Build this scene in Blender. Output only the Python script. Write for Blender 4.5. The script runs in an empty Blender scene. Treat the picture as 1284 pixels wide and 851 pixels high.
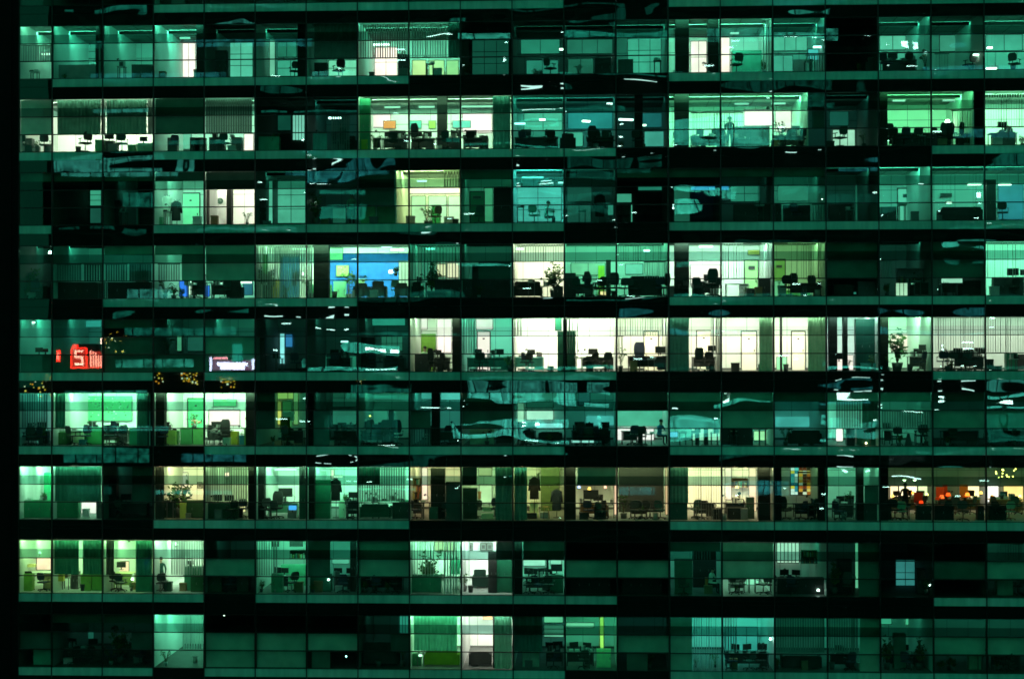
import bpy, math, random
from mathutils import Matrix, Vector
random.seed(7)
SC = bpy.context.scene
COL = SC.collection
# ------------------------------------------------------------------ camera
CX, CY, CZ, YAW, PIT, ROL = 27.6067, -79.9263, -18.3501, 0.0432387, 0.00972600, -0.00185704
FPX = 1937.0
def _rot():
    c, s = math.cos(YAW), math.sin(YAW)
    A = Matrix(((c, s, 0), (-s, c, 0), (0, 0, 1)))
    c, s = math.cos(PIT), math.sin(PIT)
    B = Matrix(((1, 0, 0), (0, c, s), (0, -s, c)))
    c, s = math.cos(ROL), math.sin(ROL)
    D = Matrix(((c, 0, s), (0, 1, 0), (-s, 0, c)))
    return D @ B @ A
RM = _rot()                      # rows: right, forward, up
RIGHT, FWD, UP = RM[0], RM[1], RM[2]
cam = bpy.data.cameras.new('camera'); co = bpy.data.objects.new('camera', cam); COL.objects.link(co)
cam.sensor_width = 36; cam.lens = 36 * FPX / 1284; cam.clip_end = 3000; cam.clip_start = .5
m = Matrix.Identity(4)
for i in range(3):
    m[i][0] = RIGHT[i]; m[i][1] = UP[i]; m[i][2] = -FWD[i]
m[0][3], m[1][3], m[2][3] = CX, CY, CZ
co.matrix_world = m
SC.camera = co
def at(px, py, y):
    """a pixel of the photograph met with the plane at real depth y"""
    d = RIGHT * ((px - 642) / FPX) + FWD - UP * ((py - 425.5) / FPX)
    t = (y - CY) / d[1]
    return CX + d[0] * t, CZ + d[2] * t
BAY, STO = 2.68689, 3.85
XL = at(23.5, 500, 0)[0]
def bx(i): return XL if i <= 0 else (i - 1) * BAY
def fz(r): return -STO * r
def yc(r): return 98.5 + (r - 1) * 93 - 30       # a middle pixel row of storey r, for px -> x
def X(r, px, d=0): return at(px, yc(r), d)[0]
NB = 21
ROOMS = []
# ------------------------------------------------------------------ materials
MATS = {}
def lin(h):
    h = h.lstrip('#'); o = []
    for i in (0, 2, 4):
        c = int(h[i:i+2], 16) / 255
        o.append(c / 12.92 if c <= .04045 else ((c + .055) / 1.055) ** 2.4)
    return o
def dif(c, rough=.7, var=.25, trans=0, spec=.3, scale=2.5):
    if isinstance(c, (int, float)): c = (c, c, c)
    key = ('d', tuple(round(v, 3) for v in c), rough, var, trans, spec, scale)
    if key in MATS: return MATS[key]
    mt = bpy.data.materials.new('surface'); mt.use_nodes = True; nt = mt.node_tree; b = nt.nodes['Principled BSDF']
    b.inputs['Roughness'].default_value = rough; b.inputs['Specular IOR Level'].default_value = spec
    g = nt.nodes.new('ShaderNodeNewGeometry'); n = nt.nodes.new('ShaderNodeTexNoise'); n.inputs['Scale'].default_value = scale; n.inputs['Detail'].default_value = 5
    r = nt.nodes.new('ShaderNodeMapRange'); r.inputs[1].default_value = .25; r.inputs[2].default_value = .75
    r.inputs[3].default_value = 1 - var; r.inputs[4].default_value = 1 + var * .4
    v = nt.nodes.new('ShaderNodeVectorMath'); v.operation = 'SCALE'; v.inputs[0].default_value = c
    nt.links.new(g.outputs['Position'], n.inputs['Vector']); nt.links.new(n.outputs['Fac'], r.inputs[0]); nt.links.new(r.outputs[0], v.inputs['Scale'])
    nt.links.new(v.outputs[0], b.inputs['Base Color'])
    if trans:
        t = nt.nodes.new('ShaderNodeBsdfTranslucent'); nt.links.new(v.outputs[0], t.inputs['Color'])
        mx = nt.nodes.new('ShaderNodeMixShader'); mx.inputs[0].default_value = trans
        nt.links.new(b.outputs[0], mx.inputs[1]); nt.links.new(t.outputs[0], mx.inputs[2]); nt.links.new(mx.outputs[0], nt.nodes['Material Output'].inputs[0])
    MATS[key] = mt; return mt
def emi(c, s=1.0, sample=True, var=0.0):
    if isinstance(c, str): c = lin(c)
    key = ('e', tuple(round(v, 4) for v in c), round(s, 3), sample, var)
    if key in MATS: return MATS[key]
    mt = bpy.data.materials.new('glowing'); mt.use_nodes = True; nt = mt.node_tree; b = nt.nodes['Principled BSDF']
    b.inputs['Base Color'].default_value = (.05, .05, .05, 1); b.inputs['Roughness'].default_value = .4
    b.inputs['Emission Color'].default_value = (*c, 1); b.inputs['Emission Strength'].default_value = s
    if var:
        g = nt.nodes.new('ShaderNodeNewGeometry'); n = nt.nodes.new('ShaderNodeTexNoise'); n.inputs['Scale'].default_value = 1.1; n.inputs['Detail'].default_value = 3
        r = nt.nodes.new('ShaderNodeMapRange'); r.inputs[1].default_value = .3; r.inputs[2].default_value = .7
        r.inputs[3].default_value = s * (1 - var); r.inputs[4].default_value = s * (1 + var)
        nt.links.new(g.outputs['Position'], n.inputs['Vector']); nt.links.new(n.outputs['Fac'], r.inputs[0]); nt.links.new(r.outputs[0], b.inputs['Emission Strength'])
    if not sample: mt.cycles.emission_sampling = 'NONE'
    MATS[key] = mt; return mt
def ripple(nt, amp, scale):
    """pillowed sheets: every pane bulges a little, plus an uneven ripple; height in metres from the real position on the facade"""
    L = nt.links.new
    g = nt.nodes.new('ShaderNodeNewGeometry'); sp = nt.nodes.new('ShaderNodeSeparateXYZ'); L(g.outputs['Position'], sp.inputs[0])
    def mth(op, a, b=None):
        n = nt.nodes.new('ShaderNodeMath'); n.operation = op
        for k, v in enumerate((a, b)):
            if v is None: continue
            if isinstance(v, (int, float)): n.inputs[k].default_value = v
            else: L(v, n.inputs[k])
        return n.outputs[0]
    cx = mth('COSINE', mth('MULTIPLY', sp.outputs[0], 2 * math.pi / BAY)); cz = mth('COSINE', mth('MULTIPLY', sp.outputs[2], 2 * math.pi / 1.93))
    n1 = nt.nodes.new('ShaderNodeTexNoise'); n1.inputs['Scale'].default_value = .13; n1.inputs['Detail'].default_value = 1; L(g.outputs['Position'], n1.inputs['Vector'])
    n2 = nt.nodes.new('ShaderNodeTexNoise'); n2.inputs['Scale'].default_value = scale; n2.inputs['Detail'].default_value = 1.5; n2.inputs['Roughness'].default_value = .35; mp = nt.nodes.new('ShaderNodeMapping'); mp.inputs['Scale'].default_value = (.55, 1, 1.25); L(g.outputs['Position'], mp.inputs[0]); L(mp.outputs[0], n2.inputs['Vector'])
    k = mth('MULTIPLY', n1.outputs['Fac'], amp)
    h = mth('ADD', mth('ADD', mth('MULTIPLY', cx, mth('MULTIPLY', k, .9)), mth('MULTIPLY', cz, mth('MULTIPLY', k, .5))), mth('MULTIPLY', n2.outputs['Fac'], amp * 2.2))
    bp = nt.nodes.new('ShaderNodeBump'); bp.inputs['Strength'].default_value = 1; bp.inputs['Distance'].default_value = 1; L(h, bp.inputs['Height']); return bp.outputs[0]
def glass(tint, refl, amp, scale, base=None):
    key = ('g', tint, refl, amp, scale, base)
    if key in MATS: return MATS[key]
    mt = bpy.data.materials.new('glass'); mt.use_nodes = True; nt = mt.node_tree; nt.nodes.remove(nt.nodes['Principled BSDF'])
    if base:
        tr = nt.nodes.new('ShaderNodeBsdfDiffuse'); g = nt.nodes.new('ShaderNodeNewGeometry'); mp = nt.nodes.new('ShaderNodeMapping'); mp.inputs['Scale'].default_value = (3.2, 1, .5)
        n = nt.nodes.new('ShaderNodeTexNoise'); n.inputs['Scale'].default_value = 1; n.inputs['Detail'].default_value = 6; w = nt.nodes.new('ShaderNodeTexNoise'); w.inputs['Scale'].default_value = .22
        a = nt.nodes.new('ShaderNodeMath'); a.operation = 'ADD'; r_ = nt.nodes.new('ShaderNodeMapRange'); r_.inputs[1].default_value = .6; r_.inputs[2].default_value = 1.35; r_.inputs[3].default_value = .75; r_.inputs[4].default_value = 1.5
        v = nt.nodes.new('ShaderNodeVectorMath'); v.operation = 'SCALE'; v.inputs[0].default_value = base; L = nt.links.new
        L(g.outputs['Position'], mp.inputs[0]); L(mp.outputs[0], n.inputs['Vector']); L(g.outputs['Position'], w.inputs['Vector']); L(n.outputs['Fac'], a.inputs[0]); L(w.outputs['Fac'], a.inputs[1]); L(a.outputs[0], r_.inputs[0]); L(r_.outputs[0], v.inputs['Scale']); L(v.outputs[0], tr.inputs[0])
    else: tr = nt.nodes.new('ShaderNodeBsdfTransparent'); tr.inputs[0].default_value = (*tint, 1)
    gl = nt.nodes.new('ShaderNodeBsdfGlossy'); gl.inputs['Roughness'].default_value = .008; gl.inputs[0].default_value = (.65, 1, .9, 1)
    mx = nt.nodes.new('ShaderNodeMixShader'); mx.inputs[0].default_value = refl
    nt.links.new(ripple(nt, amp, scale), gl.inputs['Normal'])
    nt.links.new(tr.outputs[0], mx.inputs[1]); nt.links.new(gl.outputs[0], mx.inputs[2]); nt.links.new(mx.outputs[0], nt.nodes['Material Output'].inputs[0])
    MATS[key] = mt; return mt
TINT = (.62, .93, .82); TINTD = (.12, .32, .26)
DARKF = dif((.012, .014, .013), .4, .2)
# ------------------------------------------------------------------ mesh building
class MB:
    def __init__(s): s.v = []; s.f = []; s.m = []; s.mats = []; s.sm = []
    def mi(s, mt):
        if mt not in s.mats: s.mats.append(mt)
        return s.mats.index(mt)
    def quad(s, p, mt, smooth=False):
        n = len(s.v); s.v += p; s.f.append(tuple(range(n, n + len(p)))); s.m.append(s.mi(mt)); s.sm.append(smooth); return s
    def box(s, x0, x1, y0, y1, z0, z1, mt):
        n = len(s.v); i = s.mi(mt)
        s.v += [(x, y, z) for z in (z0, z1) for y in (y0, y1) for x in (x0, x1)]
        for f in ((0, 2, 3, 1), (4, 5, 7, 6), (0, 1, 5, 4), (2, 6, 7, 3), (0, 4, 6, 2), (1, 3, 7, 5)):
            s.f.append(tuple(n + k for k in f)); s.m.append(i); s.sm.append(False)
        return s
    def bar(s, a, b, r0, r1, mt, k=6):
        a = Vector(a); b = Vector(b); d = (b - a).normalized(); u = d.orthogonal().normalized(); w = d.cross(u); n = len(s.v); i = s.mi(mt)
        for p, r in ((a, r0), (b, r1)):
            for j in range(k):
                t = 2 * math.pi * j / k; s.v.append(tuple(p + u * math.cos(t) * r + w * math.sin(t) * r))
        for j in range(k):
            s.f.append((n + j, n + (j + 1) % k, n + k + (j + 1) % k, n + k + j)); s.m.append(i); s.sm.append(True)
        s.f.append(tuple(n + k - 1 - j for j in range(k))); s.m.append(i); s.sm.append(False)
        s.f.append(tuple(n + k + j for j in range(k))); s.m.append(i); s.sm.append(False)
        return s
    def ball(s, c, r, mt, nu=10, nv=7):
        if isinstance(r, (int, float)): r = (r, r, r)
        n = len(s.v); i = s.mi(mt)
        for a in range(nv + 1):
            t = math.pi * a / nv
            for b in range(nu):
                p = 2 * math.pi * b / nu
                s.v.append((c[0] + r[0] * math.sin(t) * math.cos(p), c[1] + r[1] * math.sin(t) * math.sin(p), c[2] + r[2] * math.cos(t)))
        for a in range(nv):
            for b in range(nu):
                s.f.append((n + a * nu + b, n + (a + 1) * nu + b, n + (a + 1) * nu + (b + 1) % nu, n + a * nu + (b + 1) % nu)); s.m.append(i); s.sm.append(True)
        return s
    def mesh(s, name):
        me = bpy.data.meshes.new(name); me.from_pydata(s.v, [], s.f)
        for mt in s.mats: me.materials.append(mt)
        me.polygons.foreach_set('material_index', s.m); me.polygons.foreach_set('use_smooth', s.sm); me.update(); return me
    def build(s, name, parent=None, loc=(0, 0, 0)):
        return link(name, s.mesh(name), parent, loc)
def link(name, me, parent=None, loc=(0, 0, 0)):
    o = bpy.data.objects.new(name, me); COL.objects.link(o); o.location = loc
    if parent: o.parent = parent
    return o
# ------------------------------------------------------------------ things and their labels
THINGS = []      # (object, kind, description, storey, px, phrase)
ROOMPH = []      # (storey, x0, x1, phrase)
def thing(name, cat, desc, r, px, loc, group=None, rz=0, mesh=None):
    o = bpy.data.objects.new(name, mesh); COL.objects.link(o); o.location = loc; o.rotation_euler = (0, 0, rz)
    o['category'] = cat
    if group: o['group'] = group
    THINGS.append([o, name, desc, r, px]); return o
def phrase(r, px):
    for rr, a, b, ph in ROOMPH:
        if rr == r and a <= px <= b: return ph
    b = 0
    while b < 20 and px > 66 + b * 65.05: b += 1
    return 'window %d from left, floor %d from top' % (b + 1, r + 1)
def finish_labels():
    g = {}
    for t in THINGS:
        t.append(phrase(t[3], t[4])); g.setdefault((t[2], t[5]), []).append(t)
    W = ['second', 'third', 'fourth', 'fifth', 'sixth', 'seventh', 'eighth', 'ninth']
    for (d, ph), l in g.items():
        l.sort(key=lambda t: (t[4], -t[0].location[2])); n = len(l)
        for i, t in enumerate(l):
            if n == 1: o = ''
            elif n == 2: o = ('left one ', 'right one ')[i]
            elif i == 0: o = 'leftmost '
            elif i == n - 1: o = 'rightmost '
            else: o = W[min(i - 1, 7)] + ' from left '
            s = d + (', ' + o.strip() if o else '') + ', ' + ph
            t[0]['label'] = s
            if len(s.split()) > 16: print('LONG', len(s.split()), s)
# ------------------------------------------------------------------ the office building: shell
bld = bpy.data.objects.new('office_building', None); COL.objects.link(bld); bld.location = (0, 0, -52)
bld['label'] = 'glass fronted office tower at night, black bands between storeys and scattered lit rooms'; bld['category'] = 'building'
XR = bx(NB)
NR = 12
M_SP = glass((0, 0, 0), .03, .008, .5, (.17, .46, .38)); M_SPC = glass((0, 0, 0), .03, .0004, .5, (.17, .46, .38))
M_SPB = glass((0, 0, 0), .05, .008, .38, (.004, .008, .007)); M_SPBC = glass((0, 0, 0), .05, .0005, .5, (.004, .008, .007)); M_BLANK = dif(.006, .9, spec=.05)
M_MUL = dif((.007, .012, .010), .35, .2)
M_SLAB = dif(.12, .8)
STOREY = []
# light spandrel ranges (bays) under each storey
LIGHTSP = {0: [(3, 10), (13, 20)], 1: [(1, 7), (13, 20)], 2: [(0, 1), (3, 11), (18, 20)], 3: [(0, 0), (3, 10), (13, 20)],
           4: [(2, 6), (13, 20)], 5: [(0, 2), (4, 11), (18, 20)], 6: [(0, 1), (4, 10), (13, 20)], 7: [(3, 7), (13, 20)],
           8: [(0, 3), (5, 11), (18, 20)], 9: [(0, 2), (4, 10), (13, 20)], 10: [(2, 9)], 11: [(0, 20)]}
WAVY = {1: {9: 1, 10: 2, 11: 2, 12: 1, 15: 1, 17: 1, 18: 1}, 2: {5: 2, 6: 2, 10: 2, 11: 2, 12: 2, 14: 1, 16: 1}, 3: {6: 1, 10: 2, 13: 2, 14: 1, 15: 1, 17: 1},
        4: {8: 1, 13: 1, 16: 1, 17: 2, 18: 2}, 5: {6: 2, 7: 2, 8: 1, 9: 1, 10: 1, 13: 1, 16: 2, 17: 1, 18: 2, 19: 1},
        6: {7: 1, 8: 2, 9: 2, 10: 2, 11: 2, 12: 2, 13: 2, 14: 2, 15: 2, 16: 1, 17: 2, 18: 1, 19: 2}, 7: {7: 1, 8: 1, 9: 2, 10: 1, 13: 2, 16: 1},
        8: {17: 1, 16: 1}, 9: {4: 1, 5: 1, 6: 1, 12: 2, 13: 2, 14: 2, 15: 1, 16: 1, 17: 1}}
WM = {}
LV = ((.05, .0005, .4), (.08, .005, .4), (.11, .008, .4))
GMID = (.36, .62, .54)
def gl3(t, w): return glass(t, *LV[w])
def window_mesh(w, wavy, strip):
    key = (round(w, 2), wavy, strip)
    if key in WM: return WM[key]
    g, gd = gl3(TINT, wavy), gl3(TINTD, wavy)
    if not strip: gd = gl3(GMID, wavy)
    m = MB(); h = w / 2
    for z0, z1, mt in ((.03, .905, g), (.955, 1.835, g), (1.875, 2.325, gd), (2.325, 2.765, gl3((.40, .78, .64), wavy))):
        m.quad([(-h + .045, 0, z0), (h - .045, 0, z0), (h - .045, 0, z1), (-h + .045, 0, z1)], mt)
    for z0, z1 in ((.0, .03), (.905, .955), (1.835, 1.875), (2.765, 2.79)):
        m.box(-h, h, -.035, .045, z0, z1, M_MUL)
    m.box(-h, -h + .045, -.03, .045, .03, 2.765, M_MUL); m.box(h - .045, h, -.03, .045, .03, 2.765, M_MUL)
    me = m.mesh('window'); WM[key] = me; return me
SPM = {}
def sp_mesh(w, light, calm=False):
    key = (round(w, 2), light, calm)
    if key not in SPM:
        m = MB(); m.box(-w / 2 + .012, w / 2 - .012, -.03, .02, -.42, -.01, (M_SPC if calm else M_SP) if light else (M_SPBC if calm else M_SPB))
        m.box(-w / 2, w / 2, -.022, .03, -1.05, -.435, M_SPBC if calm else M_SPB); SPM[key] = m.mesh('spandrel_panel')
    return SPM[key]
for r in range(NR):
    z = fz(r); m = MB()
    m.box(XL, XR, .05, 7.6, z - .72, z - .01, M_SLAB)           # slab of this floor, ceiling void below
    st = m.build('storey', bld, (0, 0, 52)); STOREY.append(st)
    for b in range(NB):
        x0, x1 = bx(b), bx(b + 1); w = x1 - x0; xc = (x0 + x1) / 2
        wv = WAVY.get(r, {}).get(b, 1 if (b * 5 + r * 3) % 7 < 3 and b > 5 and 0 < r < 10 else 0)
        o = link('window', window_mesh(w, wv, r != 5), st, (xc, 0, z))
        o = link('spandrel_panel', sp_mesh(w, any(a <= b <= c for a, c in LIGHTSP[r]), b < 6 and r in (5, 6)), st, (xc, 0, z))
m = MB()
for b in range(NB + 1):
    x = bx(b); wd = .055 if b != 13 else .09
    m = MB(); m.box(x - wd / 2, x + wd / 2, -.075, -.032, fz(NR - 1) - 1.05, fz(0) + 3.8, M_MUL); m.build('mullion', bld, (0, 0, 52))
m = MB(); m.box(XL, XR, -.02, 9, fz(0) + 2.82, fz(0) + 4.6, M_BLANK); m.build('upper_wall', bld, (0, 0, 52))
m = MB(); m.box(XL, XR, .0, 9, -52, fz(NR - 1) - 1.05, M_BLANK); m.build('base_wall', bld, (0, 0, 52))
m = MB(); m.box(XL - .35, XL - .005, -.1, 9, -52, fz(0) + 4.6, M_BLANK); m.box(XR + .005, XR + .3, -.1, 9, -52, fz(0) + 4.6, M_BLANK); m.box(XL, XR, 7.7, 8.1, -52, fz(0) + 4.6, M_BLANK)
m.box(XL - 45, XL - .36, -.2, 9, -52, fz(0) + 14, dif(.006, .9, spec=.05)); m.build('end_wall', bld, (0, 0, 52))  # wide dark wall added on the left to hide the glowing sky
M_G = MB(); M_G.quad([(-1500, -1500, -52), (1500, -1500, -52), (1500, 1500, -52), (-1500, 1500, -52)], dif(.03, .9))
gr = M_G.build('ground'); gr['kind'] = 'structure'
# ------------------------------------------------------------------ rooms
PX = [23.5, 66] + [131, 193, 257, 320, 384, 449, 514, 578, 643, 708, 772, 838, 904, 970, 1037, 1103, 1170, 1236, 1303, 1370]
KSTRIP = 168.0
M_DW = dif((.05, .055, .05), .8); M_DC = dif((.035, .035, .035), .9); M_DFL = dif((.025, .025, .025), .8)  # unlit rooms: darkness put into the surface colours
used = {r: [] for r in range(NR)}
def snap(px):
    for i, p in enumerate(PX):
        if abs(p - px) <= 3: return bx(i)
    return None
def R(r, xa, xb, lamp=None, ph=None, depth=6.0, wall=.7, ceil=.45, floor=.16, k=1.0):
    a = snap(xa); b = snap(xb)
    a = X(r, xa) if a is None else a; b = X(r, xb) if b is None else b
    used[r].append((a, b))
    if ph: ROOMPH.append((r, xa, xb, ph))
    z = fz(r); t = z + 3.04; a += .03; b -= .03; st = STOREY[r]; lit = lamp is not None
    if r == 7: k *= 1.25
    if r >= 8 and lamp and lin(lamp)[1] > .4: k *= 1.5
    y0 = .10
    if lit and lin(lamp)[1] < .09 and wall == .7: wall = .2; ceil = .08; floor = .05  # dim rooms: shade put into darker wall, ceiling and floor colours
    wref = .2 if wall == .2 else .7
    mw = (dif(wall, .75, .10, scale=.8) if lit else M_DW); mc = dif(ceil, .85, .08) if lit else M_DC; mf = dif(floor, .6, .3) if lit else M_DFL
    m = MB(); m.box(a, b, depth, depth + .06, z, t, mw); m.box(a - .025, a, y0, depth + .06, z, t, mw); m.box(b, b + .025, y0, depth + .06, z, t, mw); 
    if lit:
        jc = dif(.10 if wref == .7 else .04, .6); m.box(a, b, depth - .02, depth - .003, z + .02, z + .14, jc); m.box(a, b, depth - .012, depth - .002, z + 2.2, z + 2.225, jc)
        q = a + .3 + (r * 37 + int(xa)) % 7 * .12
        while q < b - .1: m.box(q - .009, q + .009, depth - .011, depth - .002, z + .14, t, jc); q += 1.15
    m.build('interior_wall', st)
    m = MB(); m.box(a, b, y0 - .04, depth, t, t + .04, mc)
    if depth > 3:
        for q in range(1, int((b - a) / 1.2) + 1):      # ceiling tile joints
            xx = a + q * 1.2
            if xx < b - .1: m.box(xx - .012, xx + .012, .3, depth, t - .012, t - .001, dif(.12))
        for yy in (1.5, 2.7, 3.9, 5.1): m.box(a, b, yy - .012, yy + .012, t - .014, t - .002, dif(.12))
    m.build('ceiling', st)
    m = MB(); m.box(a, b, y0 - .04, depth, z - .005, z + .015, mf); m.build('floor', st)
    m = MB(); m.box(a, b, .06, .085, z + 2.79, t, M_MUL); m.build('bulkhead', st)
    if lit and b - a > .5:
        L = lin(lamp); g = KSTRIP * k; low = L[1] < .2
        ROOMS.append((r, xa, xb, L[1], ph))
        if L[1] < .09: g *= .34; low = True
        elif L[1] < .2: g *= .55
        elif L[1] < .35: g *= .8
        if lamp.startswith('#FF'): L = [L[0] * 1.08, L[1] * 1.3, L[2] * 1.06]
        c = [L[i] / wref / TINT[i] for i in range(3)]
        m = MB()
        for yl, q in (((.42 * depth, .95),) if low else ((.13, .36), (.42 * depth, .72))):
            m.box(a + .08, b - .08, yl - .03, yl, t - .20, t - .02, M_MUL)
            m.quad([(a + .1, yl + .005, t - .185), (a + .1, yl + .005, t - .04), (b - .1, yl + .005, t - .04), (b - .1, yl + .005, t - .185)], emi(c, g * q))
        m.build('added_light_strip', st)  # unseen light strips added to brighten the room
def column(r, x0, x1, d=.5, c=.06, dd=.5):
    a, b = X(r, x0, d), X(r, x1, d); m = MB(); m.box(a, b, d, d + dd, fz(r) + .015, fz(r) + 3.035, dif(c * .35 if not isinstance(c, tuple) else c, .8)); m.build('column', STOREY[r])
def zpx(r, x, py, d): return at(x, py, d)[1]
def patch(r, x0, y0, x1, y1, col, e=True, d=5.93, name='interior_patch', grid=(1, 1), fr=.03, s=1.0):
    """an interior window its light put in as emission, or a coloured panel set in the room's rear wall"""
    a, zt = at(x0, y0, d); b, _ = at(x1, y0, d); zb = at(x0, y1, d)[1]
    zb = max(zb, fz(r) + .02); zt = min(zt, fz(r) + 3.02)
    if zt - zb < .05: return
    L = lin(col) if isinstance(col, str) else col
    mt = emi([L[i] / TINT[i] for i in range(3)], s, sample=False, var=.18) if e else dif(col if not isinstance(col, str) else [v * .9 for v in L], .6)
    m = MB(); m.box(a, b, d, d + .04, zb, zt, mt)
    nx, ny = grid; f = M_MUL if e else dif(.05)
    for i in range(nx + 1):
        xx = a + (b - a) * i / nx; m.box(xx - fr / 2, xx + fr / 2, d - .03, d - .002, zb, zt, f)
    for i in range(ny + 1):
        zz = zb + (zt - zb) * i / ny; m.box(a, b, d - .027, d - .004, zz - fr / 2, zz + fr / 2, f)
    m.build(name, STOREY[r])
def door(r, x0, x1, ytop, col, e=False, d=5.93):
    a, zt = at(x0, ytop, d); b = at(x1, ytop, d)[0]; z = fz(r) + .02; zt = min(zt, fz(r) + 2.9)
    L = lin(col)
    m = MB(); m.box(a, b, d, d + .05, z, zt, emi([L[i] / TINT[i] for i in range(3)], 1, sample=False) if e else dif(L, .5, .08))
    m.box(a - .05, a, d - .03, d + .05, z, zt + .06, dif(.03)); m.box(b, b + .05, d - .03, d + .05, z, zt + .06, dif(.03)); m.box(a, b, d - .03, d + .05, zt, zt + .06, dif(.03))
    m.box(b - .12, b - .08, d - .06, d - .002, z + 1.0, z + 1.14, dif(.02)); m.box((a + b) / 2 - .06, (a + b) / 2 + .06, d - .01, d - .001, zt - .42, zt - .34, dif(.05))
    m.build('door', STOREY[r])
# ------------------------------------------------------------------ window dressings (top level things)
PANE = {'L': (.03, .915), 'M': (.95, 1.84), 'U': (1.865, 2.77), 'T': (2.32, 2.77)}
M_SH = [dif((.36, .58, .50), .8, .35, .08, scale=.9), dif((.10, .19, .16), .8, .4, .08, scale=.9), dif((.07, .11, .10), .8, .4, .06, scale=.9), dif((.5, .53, .5), .8, .08, .25)]
TN = ['grey green', 'dim green', 'very dark green', 'pale green']
GS = 'roller shades behind the windows'
def S(r, b0, b1=None, p='UM', tone=0, x0=None, x1=None):
    for b in range(b0, (b1 if b1 is not None else b0) + 1):
        za = min(PANE[c][0] for c in p); zb = max(PANE[c][1] for c in p)
        a = bx(b) + .05; c = bx(b + 1) - .05
        if x0: a = X(r, x0, .15)
        if x1: c = X(r, x1, .15)
        d = .13 if 'L' not in p else .16
        px = (x0 or PX[b]) * .5 + (x1 or PX[b + 1]) * .5
        w = {'UM': 'half down', 'UML': 'fully lowered', 'M': 'across middle pane', 'L': 'across lower pane', 'T': 'at top', 'U': 'over top pane', 'ML': 'over lower panes'}[p]
        t = thing('roller_shade', 'window shade', '%s shade %s' % (TN[tone], w), r, px, ((a + c) / 2, d, fz(r) + za), GS)
        h = (c - a) / 2; H = zb - za
        m = MB(); n = 8
        for i in range(n):
            xa, xb = -h + 2 * h * i / n, -h + 2 * h * (i + 1) / n; ya, yb = .006 * math.sin(i * 1.9 + b), .006 * math.sin((i + 1) * 1.9 + b)
            m.quad([(xa, ya, 0), (xb, yb, 0), (xb, yb * .2, H), (xa, ya * .2, H)], M_SH[tone], True)
        m.build('fabric', t)
        MB().box(-h, h, -.012, .012, -.02, .012, dif(.1)).build('bottom_bar', t)
def VB(r, x0, x1, p='UM', alb=.35, ang=55, trans=.3, d=.22, pitch=.125, skip=0.0):
    za = min(PANE[c][0] for c in p) + .01; zb = max(PANE[c][1] for c in p)
    a, b = X(r, x0, d), X(r, x1, d); h = (b - a) / 2
    t = thing('vertical_blind', 'window blind', 'vertical slat blind', r, (x0 + x1) / 2, ((a + b) / 2, d, fz(r) + za), 'vertical slat blinds behind the windows')
    mt = dif((alb, alb, alb), .7, .2, trans); m = MB(); n = max(2, int(2 * h / pitch)); rr = random.Random(int(x0 * 7 + r))
    for i in range(n):
        if rr.random() < skip: continue
        xx = -h + (i + .5) * 2 * h / n; A = math.radians(ang + rr.uniform(-9, 9)); c, s = math.cos(A) * .058, math.sin(A) * .058
        m.quad([(xx - c, -s, rr.uniform(0, .02)), (xx + c, s, 0), (xx + c, s, zb - za - .04), (xx - c, -s, zb - za - .04)], mt)
    m.build('slats', t); MB().box(-h, h, -.03, .03, zb - za - .04, zb - za + .01, dif(.25)).build('head_rail', t)
def CU(r, x0, x1, p='UML', alb=.2, d=.2, trans=.25, desc='pleated teal curtain', z0=None):
    za = min(PANE[c][0] for c in p) if z0 is None else z0; zb = max(PANE[c][1] for c in p)
    a, b = X(r, x0, d), X(r, x1, d); h = (b - a) / 2
    t = thing('curtain', 'curtain', desc, r, (x0 + x1) / 2, ((a + b) / 2, d, fz(r) + za), 'curtains drawn behind the windows')
    c = (alb, alb, alb) if isinstance(alb, (int, float)) else alb
    mt = dif(c, .9, .25, trans); m = MB(); n = max(6, int(2 * h / .035)); H = zb - za; rr = random.Random(int(x0 + 31 * r)); ph = rr.random() * 6
    def yy(i): return .028 * math.sin(i * 1.15 + ph) + .015 * math.sin(i * .37 + ph)
    for i in range(n):
        xa, xb = -h + 2 * h * i / n, -h + 2 * h * (i + 1) / n
        m.quad([(xa, yy(i), 0), (xb, yy(i + 1), 0), (xb, yy(i + 1) * .6, H), (xa, yy(i) * .6, H)], mt, True)
    m.build('cloth', t); MB().bar((-h, 0, H), (h, 0, H), .012, .012, dif(.2)).build('rail', t)
# ------------------------------------------------------------------ furniture
BLK = .045
def cval(c): return lin(c) if isinstance(c, str) else c
def desk(r, x0, x1, d=1.2, h=.75, col=.05, desc='dark office desk', dep=.7, panel=True):
    a, b = X(r, x0, d), X(r, x1, d); w = (b - a) / 2; z = fz(r) + .016
    t = thing('desk', 'desk', desc, r, (x0 + x1) / 2, ((a + b) / 2, d, z), 'office desks')
    c = dif(cval(col), .5); MB().box(-w, w, 0, dep, h - .035, h, dif([min(.75, v * 3.2) for v in ((col,) * 3 if isinstance(col, float) else cval(col))], .4)).build('desktop', t)
    for sx in (-1, 1):
        for y in (.04, dep - .04):
            MB().box(sx * (w - .05) - .02, sx * (w - .05) + .02, y - .02, y + .02, 0, h - .036, c).build('leg', t)
    if panel: MB().box(-w + .08, w - .08, .06, .08, .22, h - .04, c).build('modesty_panel', t)
    if w > .55:
        q = MB().box(w - .5, w - .09, .1, dep - .08, .08, h - .06, c).build('drawer_unit', t)
        for k in range(3): MB().box(w - .48, w - .11, .085, .098, .1 + k * .19, .27 + k * .19, dif([v * 1.5 for v in (cval(col) if not isinstance(col, float) else (col,) * 3)], .5)).build('drawer', q)
    return (a, b, z + h, d)
CH = {}
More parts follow.
